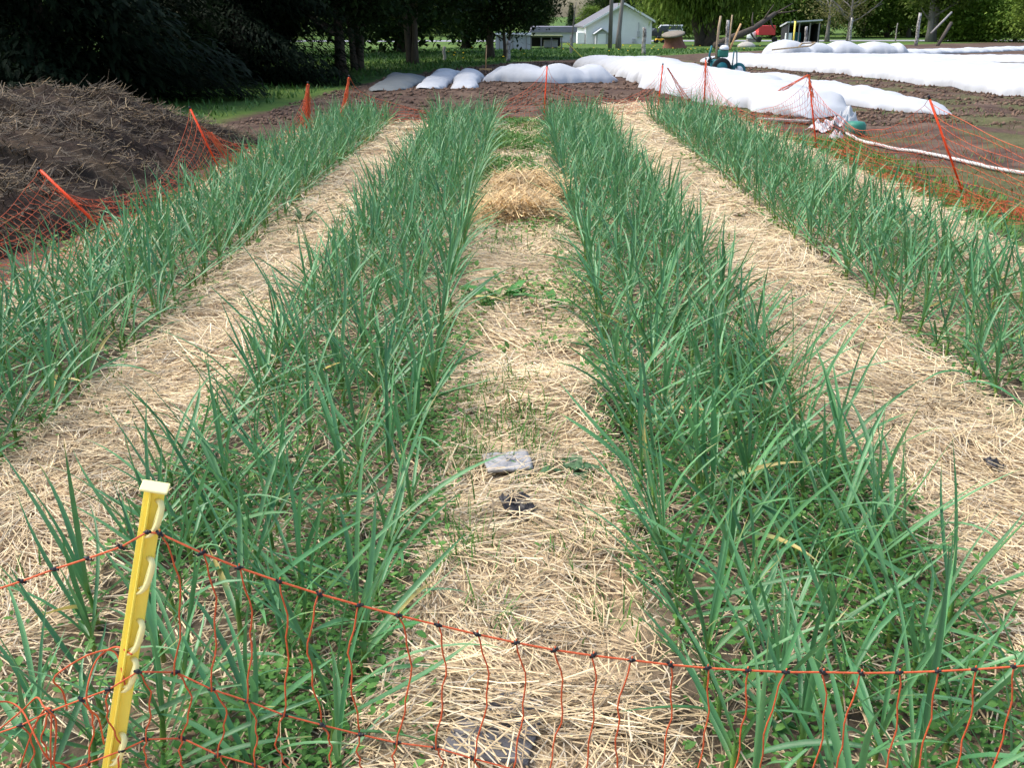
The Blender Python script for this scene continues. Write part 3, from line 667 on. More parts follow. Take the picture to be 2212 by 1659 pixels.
def gt(u, v): p = G(u, v); p[2] = float(hgt(p[0], p[1])); return p
def post_px(fu, fv, tu, tv, label, dy=0):
    f = gt(fu, fv); t = AtY(tu, tv, f[1]+dy); fpost(f, t, label); return f, t
pA = post_px(250, 540, 84, 364, 'orange net post leaning far left, nearest post by the manure heap')
pB = post_px(482, 392, 410, 232, 'orange net post leaning left at the far slope of the manure heap')
pC = post_px(661, 302, 665, 178, 'upright orange net post wrapped in netting at the far left garlic row')
pD = post_px(738, 276, 754, 164, 'orange net post at the far end of the left garlic bed')
pE = post_px(1174, 268, 1182, 140, 'orange net post standing in the gap between the two middle beds')
pF = post_px(1420, 248, 1432, 138, 'thin dark tipped orange net post against the white cover')
pG = post_px(1519, 246, 1525, 126, 'bright orange net post standing in front of the teal machine')
pH = post_px(1764, 322, 1747, 160, 'orange net post with netting bunched at its top')
pI = post_px(2083, 430, 2007, 210, 'orange net post leaning left, nearest post on the right side')
z0 = np.array([-2.95, 4.0, 0.]); zA = (z0, z0+np.array([-.35, 0, .75])); j0 = np.array([4.75, 5.4, 0.]); zJ = (j0, j0+np.array([.1, .1, .8]))
nl_ = empty('net_fence', (-3, 8, 0), 0, 'sagging orange net fence along the manure heap', 'net fence', 'orange net fences round the plot')
nb_ = empty('net_fence', (0, 16.5, 0), 0, 'low orange net fence across the far end of the garlic', 'net fence', 'orange net fences round the plot')
nr_ = empty('net_fence', (4, 12, 0), 0, 'orange net fence along the right side by the white hose', 'net fence', 'orange net fences round the plot')
def panels(root, ps, sags, **kw):
    for (a, b), s in zip(zip(ps[:-1], ps[1:]), sags):
        o = net_panel(a[0], a[1], b[0], b[1], s, root, **kw); o.matrix_parent_inverse = root.matrix_world.inverted()
bpy.context.view_layer.update()
panels(nl_, [zA, pA, pB, pC, pD], [.25, .52, .58, .55], rows=9, cell=.07, th=.0019)
panels(nb_, [pD, pE, pF, pG], [.62, .55, .5], rows=8, cell=.08, th=.0021)
panels(nr_, [pG, pH, pI, zJ], [.62, .42, .3], rows=9, cell=.075, th=.0021)
# bundled bottom of the nets lying on the ground and bunches at the post tops
def bundle(root, pts, r, n, name='slack_netting'):
    mb = MB()
    for k in range(n):
        o1, o2 = rng.normal(0, r, 2); q = []
        for i, p in enumerate(pts):
            z = float(hgt(p[0], p[1])); q.append((p[0]+o1+rng.normal(0, r*.8), p[1]+o2+rng.normal(0, r*.8), z+.01+abs(rng.normal(0, r*.35))))
        mb.tube(q, .0019, 4, False)
    o = mb.build(name, M['twine'], root); o.matrix_parent_inverse = root.matrix_world.inverted()
def dense(a, b, n): return [np.array(a)+(np.array(b)-np.array(a))*t for t in np.linspace(0, 1, n)]
bundle(nl_, dense(gt(-40, 640), gt(120, 575), 14)+dense(gt(130, 570), gt(310, 515), 14), .025, 9)
bundle(nr_, dense(gt(1790, 330), gt(1905, 395), 20)+dense(gt(1910, 398), gt(2230, 478), 34), .14, 9)
bundle(nr_, dense(gt(1690, 300), gt(1790, 330), 12), .08, 7)
def drape(root, top, foot, spread, n, frm=0., to=.9, r=.0022):
    mb = MB(); L = foot-top
    for k in range(n):
        a = rng.uniform(-1, 1); q = []
        for t in np.linspace(frm, to, 7): q.append(top+L*t+np.array([a*spread*t+rng.normal(0, .008), rng.normal(0, .02), 0]))
        mb.tube(q, r, 4, False)
    o = mb.build('gathered_netting', M['twine'], root); o.matrix_parent_inverse = root.matrix_world.inverted()
for p, s, n in ((pC, .12, 26), (pD, .09, 24)): drape(nl_, p[1], p[0], s, n, .03, .95, .003)
drape(nl_, pB[1], pB[0]+np.array([.22, 0, 0]), .06, 16, .35, 1.0, .003)
drape(nr_, pG[1], pG[0], .16, 12, .1, .95); drape(nr_, pH[1], pH[0], .13, 16, .0, .3, .003)
drape(nr_, pF[1]+np.array([.06, 0, -.02]), pF[0]+np.array([.6, 0, 0]), .1, 14, .05, .9)
drape(nr_, pH[1], pH[1]+np.array([-.34, 0, -.2]), .04, 8, 0, 1, .003)

# ------------------------------------------------------------------ white row covers
def cover(name, spine, widths, heights, label, hoop=1.5, m='cover', nlen=70, seed=1, sc=.2, ends=.5, group='white row covers over the crop beds', rag=.12):
    sp = np.array(spine, float); L = np.r_[0, np.cumsum(np.linalg.norm(np.diff(sp, axis=0), axis=1))]; tot = L[-1]
    nlen = max(60, int(tot/.07)); s = np.linspace(0, tot, nlen); cx = np.interp(s, L, sp[:, 0]); cy = np.interp(s, L, sp[:, 1])
    for _ in range(6): cx[1:-1] = (cx[:-2]+cx[1:-1]+cx[2:])/3; cy[1:-1] = (cy[:-2]+cy[1:-1]+cy[2:])/3
    tx = np.gradient(cx); ty = np.gradient(cy); l = np.hypot(tx, ty); nx_, ny_ = -ty/l, tx/l
    wd = np.interp(s, L, widths); ht = np.interp(s, L, heights)
    ph = s/hoop*PI; ht = ht*(1-sc*(1-np.abs(np.sin(ph+seed))**.7))*(.9+.25*vnoise(s, s*0, 1.3, seed+40))
    en = np.clip(np.minimum(s, tot-s)/ends, 0, 1)**.5; ht = ht*en; wd = wd*(.55+.45*en)
    na = 25; a = np.linspace(0, PI, na); V = np.zeros((nlen, na, 3))
    rg1 = rag*(fbm(s, s*0+seed, .5, seed+50)-.5)*2; rg2 = rag*(fbm(s, s*0+seed+7, .5, seed+51)-.5)*2
    for j, t in enumerate(a):
        ex = math.copysign(abs(math.cos(t))**.8, math.cos(t)); off = ex*wd/2
        if j < 4: off = off+rg1*(4-j)/4
        if j > na-5: off = off-rg2*(j-na+5)/4
        X_ = cx+nx_*off; Y_ = cy+ny_*off; z = ht*math.sin(t)**.85
        wr = .06*(fbm(s*1.0, off*1.5, .5, seed+60)-.5)+.045*(np.abs(vnoise(s+off*.5, off*.3, .2, seed+61)-.5))+.05*(np.abs(vnoise(s*.7-off*.8, off*.25, .33, seed+62)-.5))
        wr = wr+.045*np.abs(np.sin(s*PI/.42+4*fbm(s, off*.8, .9, seed+63)))*abs(math.cos(t))**1.2*np.sign(math.cos(t)+1e-6)*(.3+.9*vnoise(s, s*0, .8, seed+64))
        V[:, j, 0] = X_+nx_*wr; V[:, j, 1] = Y_+ny_*wr; V[:, j, 2] = hgt(X_, Y_)+.012+np.maximum(z+wr*math.sin(t), 0)
    ii = np.arange(nlen-1)[:, None]*na+np.arange(na-1)[None, :]
    o = link(name, npmesh(name, V.reshape(-1, 3), np.stack([ii, ii+1, ii+1+na, ii+na], -1).reshape(-1, 4), None, True), M[m])
    return tag(o, label, 'row cover', group)
cover('row_cover', [(-3.15, 23.4), (-2.9, 25.5), (-2.75, 27.4)], [.8, .9, .7], [.08, .15, .12], 'short grey row cover on the far left of the covers', m='cover_grey', seed=2, group='row covers over the crop beds')
cover('row_cover', [(-2.15, 23.3), (-2.0, 26.5), (-1.75, 29.5)], [.5, .62, .55], [.1, .19, .17], 'white row cover second from the left, narrow and pointing away', seed=3)
cover('row_cover', [(-1.3, 23.9), (-1.3, 26.0), (-1.25, 28.0)], [.55, .65, .6], [.12, .21, .19], 'narrow white row cover in front of the wooden rake', seed=4)
cover('row_cover', [(-.8, 26.6), (.6, 26.0), (2.5, 26.9)], [1.3, 1.2, 1.0], [.39, .37, .35], 'humped white row cover lying crosswise behind the middle beds', hoop=1.05, seed=5, sc=.28)
cover('row_cover', [(2.3, 35), (3.7, 30), (4.0, 24.5), (4.45, 20.5), (5.25, 17.2)], [1.2, 2.0, 2.0, 1.9, 1.2], [.42, .46, .45, .5, .3], 'long wide white row cover beside the back net, in front of the teal machine', hoop=1.4, seed=6, sc=.1, rag=.2)
cover('row_cover', [(5.4, 27.6), (5.8, 23.5), (6.5, 19.8), (7.4, 17.5)], [1.1, 1.7, 1.5, .6], [.22, .3, .32, .14], 'white row cover with a pointed end near the right leaning net post', hoop=1.5, seed=7, sc=.1)
cover('row_cover', [(8.5, 43), (10.0, 35), (11.6, 26), (12.6, 20), (13.4, 15)], [2.2, 3.2, 3.0, 2.7, 2.5], [.25, .42, .5, .5, .5], 'broad white row cover running out of the right side, nearest of the right group', hoop=1.9, seed=8, sc=.14)
cover('row_cover', [(12.9, 53), (16, 54.5), (20.6, 55)], [2.0, 2.2, 2.0], [.72, .68, .72], 'humped white tunnel row cover with five bulging hoops', hoop=1.75, seed=9, sc=.35)
cover('row_cover', [(10, 52), (15, 49.8), (20, 45.5), (27, 38)], [1.4, 2.8, 4, 5], [.14, .2, .22, .25], 'flat white row cover in front of the humped tunnel', hoop=3, seed=10, sc=.15)
cover('row_cover', [(20.8, 57), (27, 63), (38, 76), (55, 95)], [1.4, 1.8, 1.8, 1.8], [.25, .22, .22, .22], 'thin white row cover strip farthest back on the right', hoop=2.2, seed=11, sc=.3)

# ------------------------------------------------------------------ hoses and cloth on the right
def smooth_path(P_, n=10):
    q = [np.array(p, float) for p in P_]; out = []
    for i in range(len(q)-1):
        p0, p1, p2, p3 = q[max(i-1, 0)], q[i], q[i+1], q[min(i+2, len(q)-1)]
        for t in np.linspace(0, 1, n, endpoint=False): out.append(.5*((2*p1)+(-p0+p2)*t+(2*p0-5*p1+4*p2-p3)*t*t+(-p0+3*p1-3*p2+p3)*t**3))
    out.append(q[-1]); return out
pts = smooth_path([gt(1822, 285), gt(1860, 312), gt(1930, 325), gt(2010, 340), (gt(2100, 358)), gt(2220, 376), gt(2330, 384)])
pts = [(p[0], p[1], float(hgt(p[0], p[1]))+.03) for p in pts]
tag(MB().tube(pts, .022, 8).build('water_hose', M['hose'], None, True), 'pale grey water hose crossing the soil behind the right net', 'hose')
pts = [(p[0], p[1], float(hgt(p[0], p[1]))+.02) for p in smooth_path([gt(1076, 264), gt(1100, 262), gt(1142, 262)])]
tag(MB().tube(pts, .026, 8).build('hose_piece', M['teal_hose'], None, True), 'short teal hose piece left of the gap post at the bed ends', 'hose')
pts = [(p[0], p[1], float(hgt(p[0], p[1]))+.02) for p in smooth_path([gt(1110, 273), gt(1135, 271), gt(1172, 271), gt(1190, 266)])]
tag(MB().tube(pts, .014, 8).build('hose_piece', M['teal_hose'], None, True), 'thin teal hose piece at the foot of the gap post', 'hose')
pts = [(p[0], p[1], float(hgt(p[0], p[1]))+.03) for p in smooth_path([gt(610, 297), gt(640, 299), gt(690, 297)])]
tag(MB().tube(pts, .018, 8).build('hose_piece', M['teal_hose'], None, True), 'teal hose piece lying at the foot of the wrapped left post', 'hose')
def crumple(name, c, d, rz, m, label, cat, amp=.08, seed=1):
    n = 26; a = np.linspace(-1, 1, n); U, W_ = np.meshgrid(a, a); rr = np.hypot(U, W_)
    env = np.clip(1-rr**2*.6, 0, 1)
    z = env*amp*(.2+1.6*np.abs(fbm(U, W_, .5, seed)-.45)*2+.4*vnoise(U, W_, .18, seed+2))
    k = 1-.25*vnoise(np.arctan2(W_, U), rr*0, .5, seed+5); x = U*d[0]/2*k; y = W_*d[1]/2*k; ca, sa = math.cos(rz), math.sin(rz)
    ii = np.arange(n-1)[:, None]*n+np.arange(n-1)[None, :]; Xx = c[0]+x*ca-y*sa; Yy = c[1]+x*sa+y*ca
    o = link(name, npmesh(name, np.stack([Xx, Yy, hgt(Xx, Yy)+.015+c[2]+z], -1).reshape(-1, 3), np.stack([ii, ii+1, ii+1+n, ii+n], -1).reshape(-1, 4), None, True), m)
    return tag(o, label, cat)
g = gt(1782, 283); crumple('crumpled_cloth', (g[0], g[1], 0), (.42, .5), .3, M['cover'], 'crumpled white cloth lying behind the bunched net post', 'cloth', .14, 5)
g = gt(1825, 285); crumple('crumpled_cloth', (g[0], g[1], .05), (.62, .34), .75, M['cover'], 'crumpled white cloth thrown over the end of the hose', 'cloth', .26, 9)
g = gt(1805, 303); crumple('crumpled_cloth', (g[0], g[1], 0), (.2, .2), .2, M['cover'], 'smallest white cloth scrap beside the hose end', 'cloth', .1, 12)
g = gt(1846, 290); b = MB(); b.lathe((g[0], g[1], float(hgt(g[0], g[1]))), [(.13, 0), (.15, .05), (.15, .15), (.12, .19), (.04, .2)], 14); tag(b.build('green_drum', M['green_tank'], None, True), 'dark green round drum half hidden by the white cloth', 'drum')
g = gt(1692, 268); pz_ = float(hgt(g[0], g[1])); tag(MB().bar((g[0]-.35, g[1]+.25, pz_+.05), (g[0]+.35, g[1]-.25, pz_+.06), .16, .03).build('plank', M['wood_grey'], None, bevel=.004), 'grey weathered plank at the edge of the wide white cover', 'plank')
g = gt(1722, 121); r = empty('wood_frame', (g[0]-.3, g[1]-1.2, float(hgt(g[0], g[1]))+.35), -.25, 'open wooden frame lying tilted on the flat white cover', 'wood frame')
for a_, b_ in (((-1.3, 0, .0), (.55, 0, .2)), ((.0, .0, .15), (.15, .45, .3)), ((.55, 0, .2), (.8, .5, .35)), ((.1, .45, .3), (.8, .5, .35))): MB().bar(a_, b_, .05, .07).build('rail', M['wood'], r, bevel=.005)
g = gt(1817, 119); r = empty('crate', (g[0], g[1], float(hgt(g[0], g[1]))), .1, 'low dark plastic crate in front of the humped tunnel', 'crate')
b = MB(); b.box((0, 0, .2), (1.1, .7, .02)).box((-.54, 0, .33), (.03, .7, .28)).box((.54, 0, .33), (.03, .7, .28)).box((0, -.34, .33), (1.05, .03, .28)).box((0, .34, .33), (1.05, .03, .28)); b.build('tray', M['black_sheet'], r, bevel=.01)

# ------------------------------------------------------------------ wooden rake by the covers
g = gt(1049, 152); r = empty('rake', g, 0, 'wooden hay rake standing upright on its head between two covers', 'rake')
MB().tube([(0, 0, .05), (.03, .03, .78)], .02, 8).build('handle', M['rake_wood'], r, True)
MB().bar((-.2, 0, .04), (.2, 0, .04), .06, .07).build('head', M['rake_wood'], r, bevel=.008)
b = MB()
for i in range(9): b.tube([(-.18+.045*i, -.02, .01), (-.18+.045*i, -.1, .0)], .007, 5)
b.build('tines', M['rake_wood'], r)

# ------------------------------------------------------------------ teal garden machine with tall poles
g = gt(1560, 166); r = empty('garden_machine', (g[0], g[1], float(hgt(g[0], g[1]))), .1, 'teal walk-behind garden machine with wheels and tall wooden poles behind the covers', 'garden machine')
b = MB(); b.lathe((-.12, 0, .32), [(.05, -.17), (.2, -.15), (.24, -.02), (.24, .1), (.17, .17), (.05, .19)], 18); b.build('drum_body', M['teal'], r, True)
b = MB(); b.box((-.05, 0, .64), (.3, .28, .2)); b.build('engine', M['green_tank'], r, bevel=.04)
b = MB(); b.lathe((-.02, -.05, .74), [(.13, 0), (.14, .05), (.1, .11), (.03, .13)], 14); b.build('fuel_tank', M['white_plastic'], r, True)
b = MB(); b.box((-.1, .02, .86), (.22, .16, .07)); b.build('air_filter', M['black'], r, bevel=.02)
for px_, py_, rr_ in ((-.12, -.26, .27), (-.12, .26, .27), (.42, -.1, .2)):
    wv = MB(); wv.lathe((px_, py_, rr_), [(rr_*.62, -.05), (rr_*.95, -.05), (rr_, -.02), (rr_, .02), (rr_*.95, .05), (rr_*.62, .05)], 20, 'y'); wo = wv.build('wheel', M['teal'] if px_ > 0 else M['rubber'], r, True)
    MB().lathe((px_, py_, rr_), [(rr_*.58, -.055), (rr_*.6, 0), (rr_*.58, .055)], 16, 'y').build('rim', M['white_plastic'] if px_ > 0 else M['teal'], wo, True)
b = MB().bar((-.12, 0, .34), (.42, -.1, .25), .09, .09); b.build('axle_beam', M['teal'], r, bevel=.015)
b = MB().tube([(.2, -.2, .25), (.22, -.2, .7), (.3, -.2, .72), (.34, -.2, .25)], .018, 6); b.build('guard_loop', M['teal'], r, True)
b = MB().tube([(-.3, .0, .3), (-.42, -.02, .6), (-.36, 0, .85)], .03, 6); b.build('exhaust_pipe', M['teal'], r, True)
b = MB().tube([(-.45, -.05, .42), (-.38, -.05, .55)], .035, 6); b.build('hand_grip', M['black'], r, True)
MB().tube([(-.24, -.05, .1), (-.20, .0, 1.3), (-.16, .02, 1.62)], [.04, .036, .03], 8).build('pole', M['wood'], r, True)
MB().tube([(.12, 0, .7), (.16, .02, 1.65)], .022, 8).build('pole', M['wood'], r, True)
MB().tube([(.14, -.05, .75), (.42, 0, 1.42)], [.03, .026], 8).build('pole', M['rake_wood'], r, True)

# ------------------------------------------------------------------ buildings far behind
def place(u, v, dz=0): p = G(u, v); return np.array([p[0], p[1], float(hgt(p[0], p[1]))+dz])
hp = place(1336, 94); hx_, hy_, hz_ = hp; s = hy_/F*1.0
W2 = 71*hy_*.945/F; Hp = 3.95; He = 1.95
house = empty('white_house', hp, .05, 'white gabled house behind the grass with a dark grey roof', 'house')
b = MB().prism([(-W2, -.2), (W2, -.2), (W2, He+.4), (.45, Hp), (-W2, He)], 0, 9); b.build('wall', M['white_paint'], house)
b = MB(); e = .35
b.add([(-W2-e, -.4, He-.3), (.45, -.4, Hp+.05), (.45, 9.4, Hp+.05), (-W2-e, 9.4, He-.3), (-W2-e, -.4, He-.13), (.45, -.4, Hp+.24), (.45, 9.4, Hp+.24), (-W2-e, 9.4, He-.13)], [(0, 1, 2, 3), (7, 6, 5, 4), (0, 4, 5, 1), (1, 5, 6, 2), (2, 6, 7, 3), (3, 7, 4, 0)])
b.add([(.45, -.4, Hp+.05), (W2+e, -.4, He+.2), (W2+e, 9.4, He+.2), (.45, 9.4, Hp+.05), (.45, -.4, Hp+.24), (W2+e, -.4, He+.38), (W2+e, 9.4, He+.38), (.45, 9.4, Hp+.24)], [(0, 1, 2, 3), (7, 6, 5, 4), (0, 4, 5, 1), (1, 5, 6, 2), (2, 6, 7, 3), (3, 7, 4, 0)])
b.build('roof', M['roof'], house)
b = MB().bar((-W2-e, -.46, He-.2), (.45, -.46, Hp+.15), .06, .2).bar((.45, -.46, Hp+.15), (W2+e, -.46, He+.3), .06, .2); b.build('fascia', M['white_plastic'], house)
b = MB().box((2.1, -.12, 1.0), (.28, .2, .6)).tube([(2.1, -.1, 1.3), (2.1, -.1, 2.2)], .05, 6); b.build('meter_box', M['grey_paint'], house)
b = MB().box((1.65, -.1, .35), (.35, .2, .4)); b.build('vent_box', M['grey_paint'], house)
b = MB().box((-.9, -.06, .75), (.12, .1, 1.5)); b.build('drain_pipe', M['wood'], house)
b = MB().box((-W2-.5, .8, .6), (.8, 1.2, 1.2)); b.build('side_box', M['white_paint'], house, bevel=.05)
sp = hp+np.array([(1297-1336)*hy_*.945/F, -1.6, 0])
sh = empty('small_shed', sp, .05, 'tiny pale gabled shed against the front of the white house', 'shed')
MB().prism([(-.62, -.1), (.62, -.1), (.62, 1.1), (0, 1.5), (-.62, 1.1)], 0, 1.3).build('wall', M['grey_paint'], sh)
b = MB().bar((-.85, .6, 1.02), (0, .6, 1.6), 1.7, .08).bar((0, .6, 1.6), (.85, .6, 1.02), 1.7, .08); b.build('roof', M['grey_paint'], sh)
MB().box((0, -.04, .55), (.85, .06, 1.05)).build('door', M['white_plastic'], sh, bevel=.01)
# low white shed and carport on the left
lp_ = place(1108, 107); q = lp_[1]*.945/F
ls_ = empty('low_shed', lp_, 0, 'long low pale shed left of the carport, under the dark trees', 'shed')
MB().box((0, 2, .45), (75*q, 4, 1.1)).build('wall', M['grey_paint'], ls_)
MB().box((0, 2, 1.04), (79*q, 4.4, .09)).build('roof', M['white_paint'], ls_)
for i in (-1, 0, 1): MB().box((i*.95, -.03, .5), (.05, .06, 1.)).build('batten', M['wood_grey'], ls_)
cp_ = place(1180, 103); q = cp_[1]*.945/F
cs_ = empty('carport', cp_, 0, 'low open carport with a mossy roof left of the white house', 'carport')
MB().box((0, 2.2, .86), (72*q, 4.4, .12)).build('roof', mat('moss_roof', (.13, .15, .06), rough=.9, noise=.3, nscale=2), cs_)
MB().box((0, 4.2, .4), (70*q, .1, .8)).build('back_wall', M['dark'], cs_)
for i in range(4): MB().box((-33*q+i*22*q, .1, .4), (.1, .1, .82)).build('post', M['wood_grey'], cs_)
MB().box((.4, 2, .3), (1.1, 1.2, .6)).build('stored_box', M['metal'], cs_, bevel=.03)
bp_ = place(1210, 93); q = bp_[1]*.945/F
bs_ = empty('grey_barn', bp_+np.array([0, 8, 0]), 0, 'long grey barn roof behind the carport', 'barn')
MB().box((0, 4, .5), (120*q, 8, 1.2)).build('wall', M['grey_paint'], bs_)
MB().prism([(-64*q, 1.05), (64*q, 1.05), (58*q, 1.7), (-58*q, 1.7)], -.3, 8.3).build('roof', mat('purple_grey_roof', (.17, .165, .2), rough=.8, noise=.15, nscale=2), bs_)
# dark open shed on the right
dp = np.array([(1704-1106)/F*118*.965, 118, float(terr(118))]); q = dp[1]*.945/F
ds = empty('equipment_shed', dp, -.08, 'dark open equipment shed with a pale roof edge right of the leaning log', 'shed')
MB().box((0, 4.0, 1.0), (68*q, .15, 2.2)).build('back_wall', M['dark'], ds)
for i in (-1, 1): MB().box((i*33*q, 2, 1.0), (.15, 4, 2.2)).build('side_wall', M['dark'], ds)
b = MB().add([(-37*q, -.3, 2.2), (37*q, -.3, 2.45), (37*q, 4.4, 1.9), (-37*q, 4.4, 1.7), (-37*q, -.3, 2.35), (37*q, -.3, 2.6), (37*q, 4.4, 2.05), (-37*q, 4.4, 1.85)], [(3, 2, 1, 0), (4, 5, 6, 7), (0, 1, 5, 4), (1, 2, 6, 5), (2, 3, 7, 6), (3, 0, 4, 7)]); b.build('roof', M['grey_paint'], ds)
for i in (-1, -.3, .4, 1): MB().box((i*32*q, .05, 1.1), (.13, .13, 2.2)).build('post', M['wood_grey'], ds)
MB().box((-.8, 2.0, .6), (1.6, 1.6, 1.2)).build('stored_machine', M['teal'], ds, bevel=.15)
MB().box((-30*q, .3, .55), (.7, .5, 1.1)).build('white_panel', M['white_plastic'], ds, bevel=.03)
# red trailer
tp_ = np.array([(1624-1106)/F*132*.965, 132, float(terr(132))]); q = tp_[1]*.945/F
tr = empty('red_trailer', tp_, 0, 'red box trailer far behind the leaning log', 'trailer')
MB().box((0, 0, 1.45), (36*q, 1.8, 1.15)).build('body', M['red_paint'], tr, bevel=.05)
for i in (-1, 1):
    MB().lathe((i*1.0, -1.0, .35), [(.2, -.1), (.36, -.1), (.36, .1), (.2, .1)], 18, 'y').build('wheel', M['rubber'], tr, True)
MB().bar((-19*q, 0, .45), (-19*q-1.2, 0, .45), .12, .12).build('drawbar', M['metal'], tr)
wp = tp_+np.array([-27*q, .5, 0]); wt = empty('white_tank', wp, 0, 'white tank standing left of the red trailer', 'tank')
MB().lathe((0, 0, .35), [(.45, 0), (.62, .15), (.62, .8), (.45, 1.0), (.1, 1.08)], 16).build('vessel', M['white_plastic'], wt, True); MB().box((0, 0, .17), (1.1, 1.1, .36)).build('stand', M['wood_grey'], wt)
# car by the house and the mower
cpz = place(1424, 84); cpz = cpz+np.array([0, 3, 0]); q = cpz[1]*.945/F
car = empty('parked_car', cpz, .12, 'dark car parked right of the white house', 'car')
def carbody():
    L = 4.3; b = MB(); pr = [(-L/2, .35), (-L/2, .85), (-L/2+.1, 1.0), (-1.1, 1.05), (-.55, 1.55), (1.1, 1.55), (1.75, 1.05), (L/2-.05, .95), (L/2, .4)]
    return b.prism(pr, -.85, .85)
carbody().build('body', M['car_paint'], car, bevel=.08)
MB().prism([(-.98, 1.08), (-.52, 1.48), (1.05, 1.48), (1.55, 1.08)], -.87, -.855).build('window', M['glass'], car)
MB().prism([(-.98, 1.08), (-.52, 1.48), (1.05, 1.48), (1.55, 1.08)], .855, .87).build('window', M['glass'], car)
for i in (-1.35, 1.35):
    for j in (-.8, .8):
        wo = MB().lathe((i, j, .33), [(.2, -.1), (.32, -.1), (.33, 0), (.32, .1), (.2, .1)], 18, 'y').build('wheel', M['rubber'], car, True)
        MB().lathe((i, j, .33), [(.19, -.105), (.2, 0), (.19, .105)], 14, 'y').build('rim', M['metal'], wo, True)
for j in (-.6, .6): MB().box((-2.15, j, .75), (.06, .3, .14)).build('headlight', M['white_plastic'], car, bevel=.02)
mp = place(1424, 92); mw = empty('lawn_mower', mp, .2, 'small yellow lawn mower on the grass by the dark car', 'mower')
MB().box((0, 0, .35), (.95, .6, .28)).build('deck', M['mower'], mw, bevel=.08); MB().box((-.1, 0, .62), (.4, .4, .3)).build('engine', M['black'], mw, bevel=.06)
for i in (-.4, .4):
    for j in (-.32, .32): MB().lathe((i, j, .2), [(.08, -.05), (.2, -.05), (.2, .05), (.08, .05)], 14, 'y').build('wheel', M['rubber'], mw, True)
MB().tube([(.4, -.2, .45), (1.0, -.2, 1.0), (1.0, .2, 1.0), (.4, .2, .45)], .03, 6).build('handle', M['black'], mw, True)
vp = place(1450, 84)+np.array([0, 4, 0]); vn = empty('parked_van', vp, -.1, 'pale van half hidden by the willow beside the dark car', 'van')
MB().prism([(-2.2, .4), (-2.2, 1.1), (-1.7, 1.3), (-1.1, 2.0), (2.2, 2.0), (2.2, .4)], -.95, .95).build('body', M['white_plastic'], vn, bevel=.08)
MB().prism([(-1.55, 1.3), (-1.05, 1.85), (1.9, 1.85), (1.9, 1.3)], -.98, -.955).build('window', M['glass'], vn)
for i in (-1.4, 1.4):
    for j in (-.9, .9): MB().lathe((i, j, .35), [(.2, -.1), (.35, -.1), (.35, .1), (.2, .1)], 18, 'y').build('wheel', M['rubber'], vn, True)
# round topped tub (tilted drum lid on a flared base)
kp = place(1456, 104); kt = empty('cable_drum', kp, 0, 'brown flared drum with a tilted pale round lid beside the willow', 'drum'); kt.rotation_euler = (.18, -.14, 0); q = kp[1]*.945/F
MB().lathe((0, 0, 0), [(28*q, 0), (25*q, .12), (20*q, .5), (19*q, .85), (22*q, .98)], 26).build('base', M['clay'], kt, True)
MB().lathe((0, 0, .98), [(23*q, 0), (25*q, .05), (25*q, .14), (22*q, .19), (6*q, .21)], 26).build('lid', M['lid'], kt, True)

# ------------------------------------------------------------------ trees
def crown(n_cl, per, ext, leaf, c0, c1, seed, hollow=.35, droop=0., zc=0., flat=1.):
    r_ = np.random.default_rng(seed); d = r_.normal(size=(n_cl, 3)); d /= np.linalg.norm(d, axis=1)[:, None]
    rad = hollow+(1-hollow)*r_.random(n_cl)**.6; cen = d*rad[:, None]*np.array(ext); cen[:, 2] += zc
    lump = 1+.35*(r_.random(n_cl)-.5); cen[:, :2] *= lump[:, None]
    n = n_cl*per; ci = np.repeat(np.arange(n_cl), per); size = np.mean(ext)*.2*(.6+.8*r_.random(n_cl))
    p = cen[ci]+r_.normal(size=(n, 3))*size[ci, None]*np.array([1, 1, .7*flat])
    if droop: p[:, 2] -= droop*r_.random(n)**2
    az = r_.uniform(0, 2*PI, n); el = r_.uniform(-1.4 if droop else -.9, .7 if not droop else -.5, n)
    L = leaf*r_.uniform(.6, 1.4, n); 
    V, Q, t, idx = ribbons(p, az, el, L, L*(.28 if droop else .55), r_.uniform(-.3, .8, n), 2, 3, .3, np.array([.3, 1, .1]))
    cc = np.array(c0)+(np.array(c1)-np.array(c0))*r_.random((n_cl, 1)); cc = cc[ci]*r_.uniform(.75, 1.25, (n, 1)); return V, Q, cc[idx]
def trunk(h, r0, seed, limbs=5, spread=1., lean=0., forks=1, top=.25):
    r_ = random.Random(seed); b = MB()
    for f in range(forks):
        a0 = 2*PI*f/max(forks, 1)+r_.random(); k = (0 if forks == 1 else 1); pts = []; rs = []
        for i in range(7):
            t = i/6; pts.append((lean*t*t+k*math.cos(a0)*(.2+.9*t)*r0*2.2+r_.uniform(-.1, .1)*r0*2*t, k*math.sin(a0)*(.2+.9*t)*r0*2.2+r_.uniform(-.1, .1)*r0*2*t, h*t)); rs.append(r0*(1.35-.6*t if i == 0 else (1-(1-top)*t))/(1 if forks == 1 else 1.5))
        b.tube(pts, rs, 9)
        for l in range(limbs):
            t = r_.uniform(.3, .98); i = min(5, int(t*6)); p = np.array(pts[i])*(1-(t*6-i))+np.array(pts[i+1])*(t*6-i); a = r_.uniform(0, 2*PI); ln = h*r_.uniform(.25, .5)*spread; q = [p]
            for s_ in (.35, .7, 1): q.append(p+np.array([math.cos(a)*ln*s_, math.sin(a)*ln*s_, ln*(.55*s_+.1*s_*s_)+r_.uniform(-.05, .05)*ln]))
            rr = rs[i]*.5; b.tube(q, [rr, rr*.7, rr*.45, rr*.15], 6)
            for z in range(2):
                a2 = a+r_.uniform(-1, 1); q0 = q[1+z]; b.tube([q0, q0+np.array([math.cos(a2), math.sin(a2), .7])*ln*.25, q0+np.array([math.cos(a2), math.sin(a2), .9])*ln*.5], [rr*.4, rr*.28, rr*.08], 5)
    return b
PT = {}
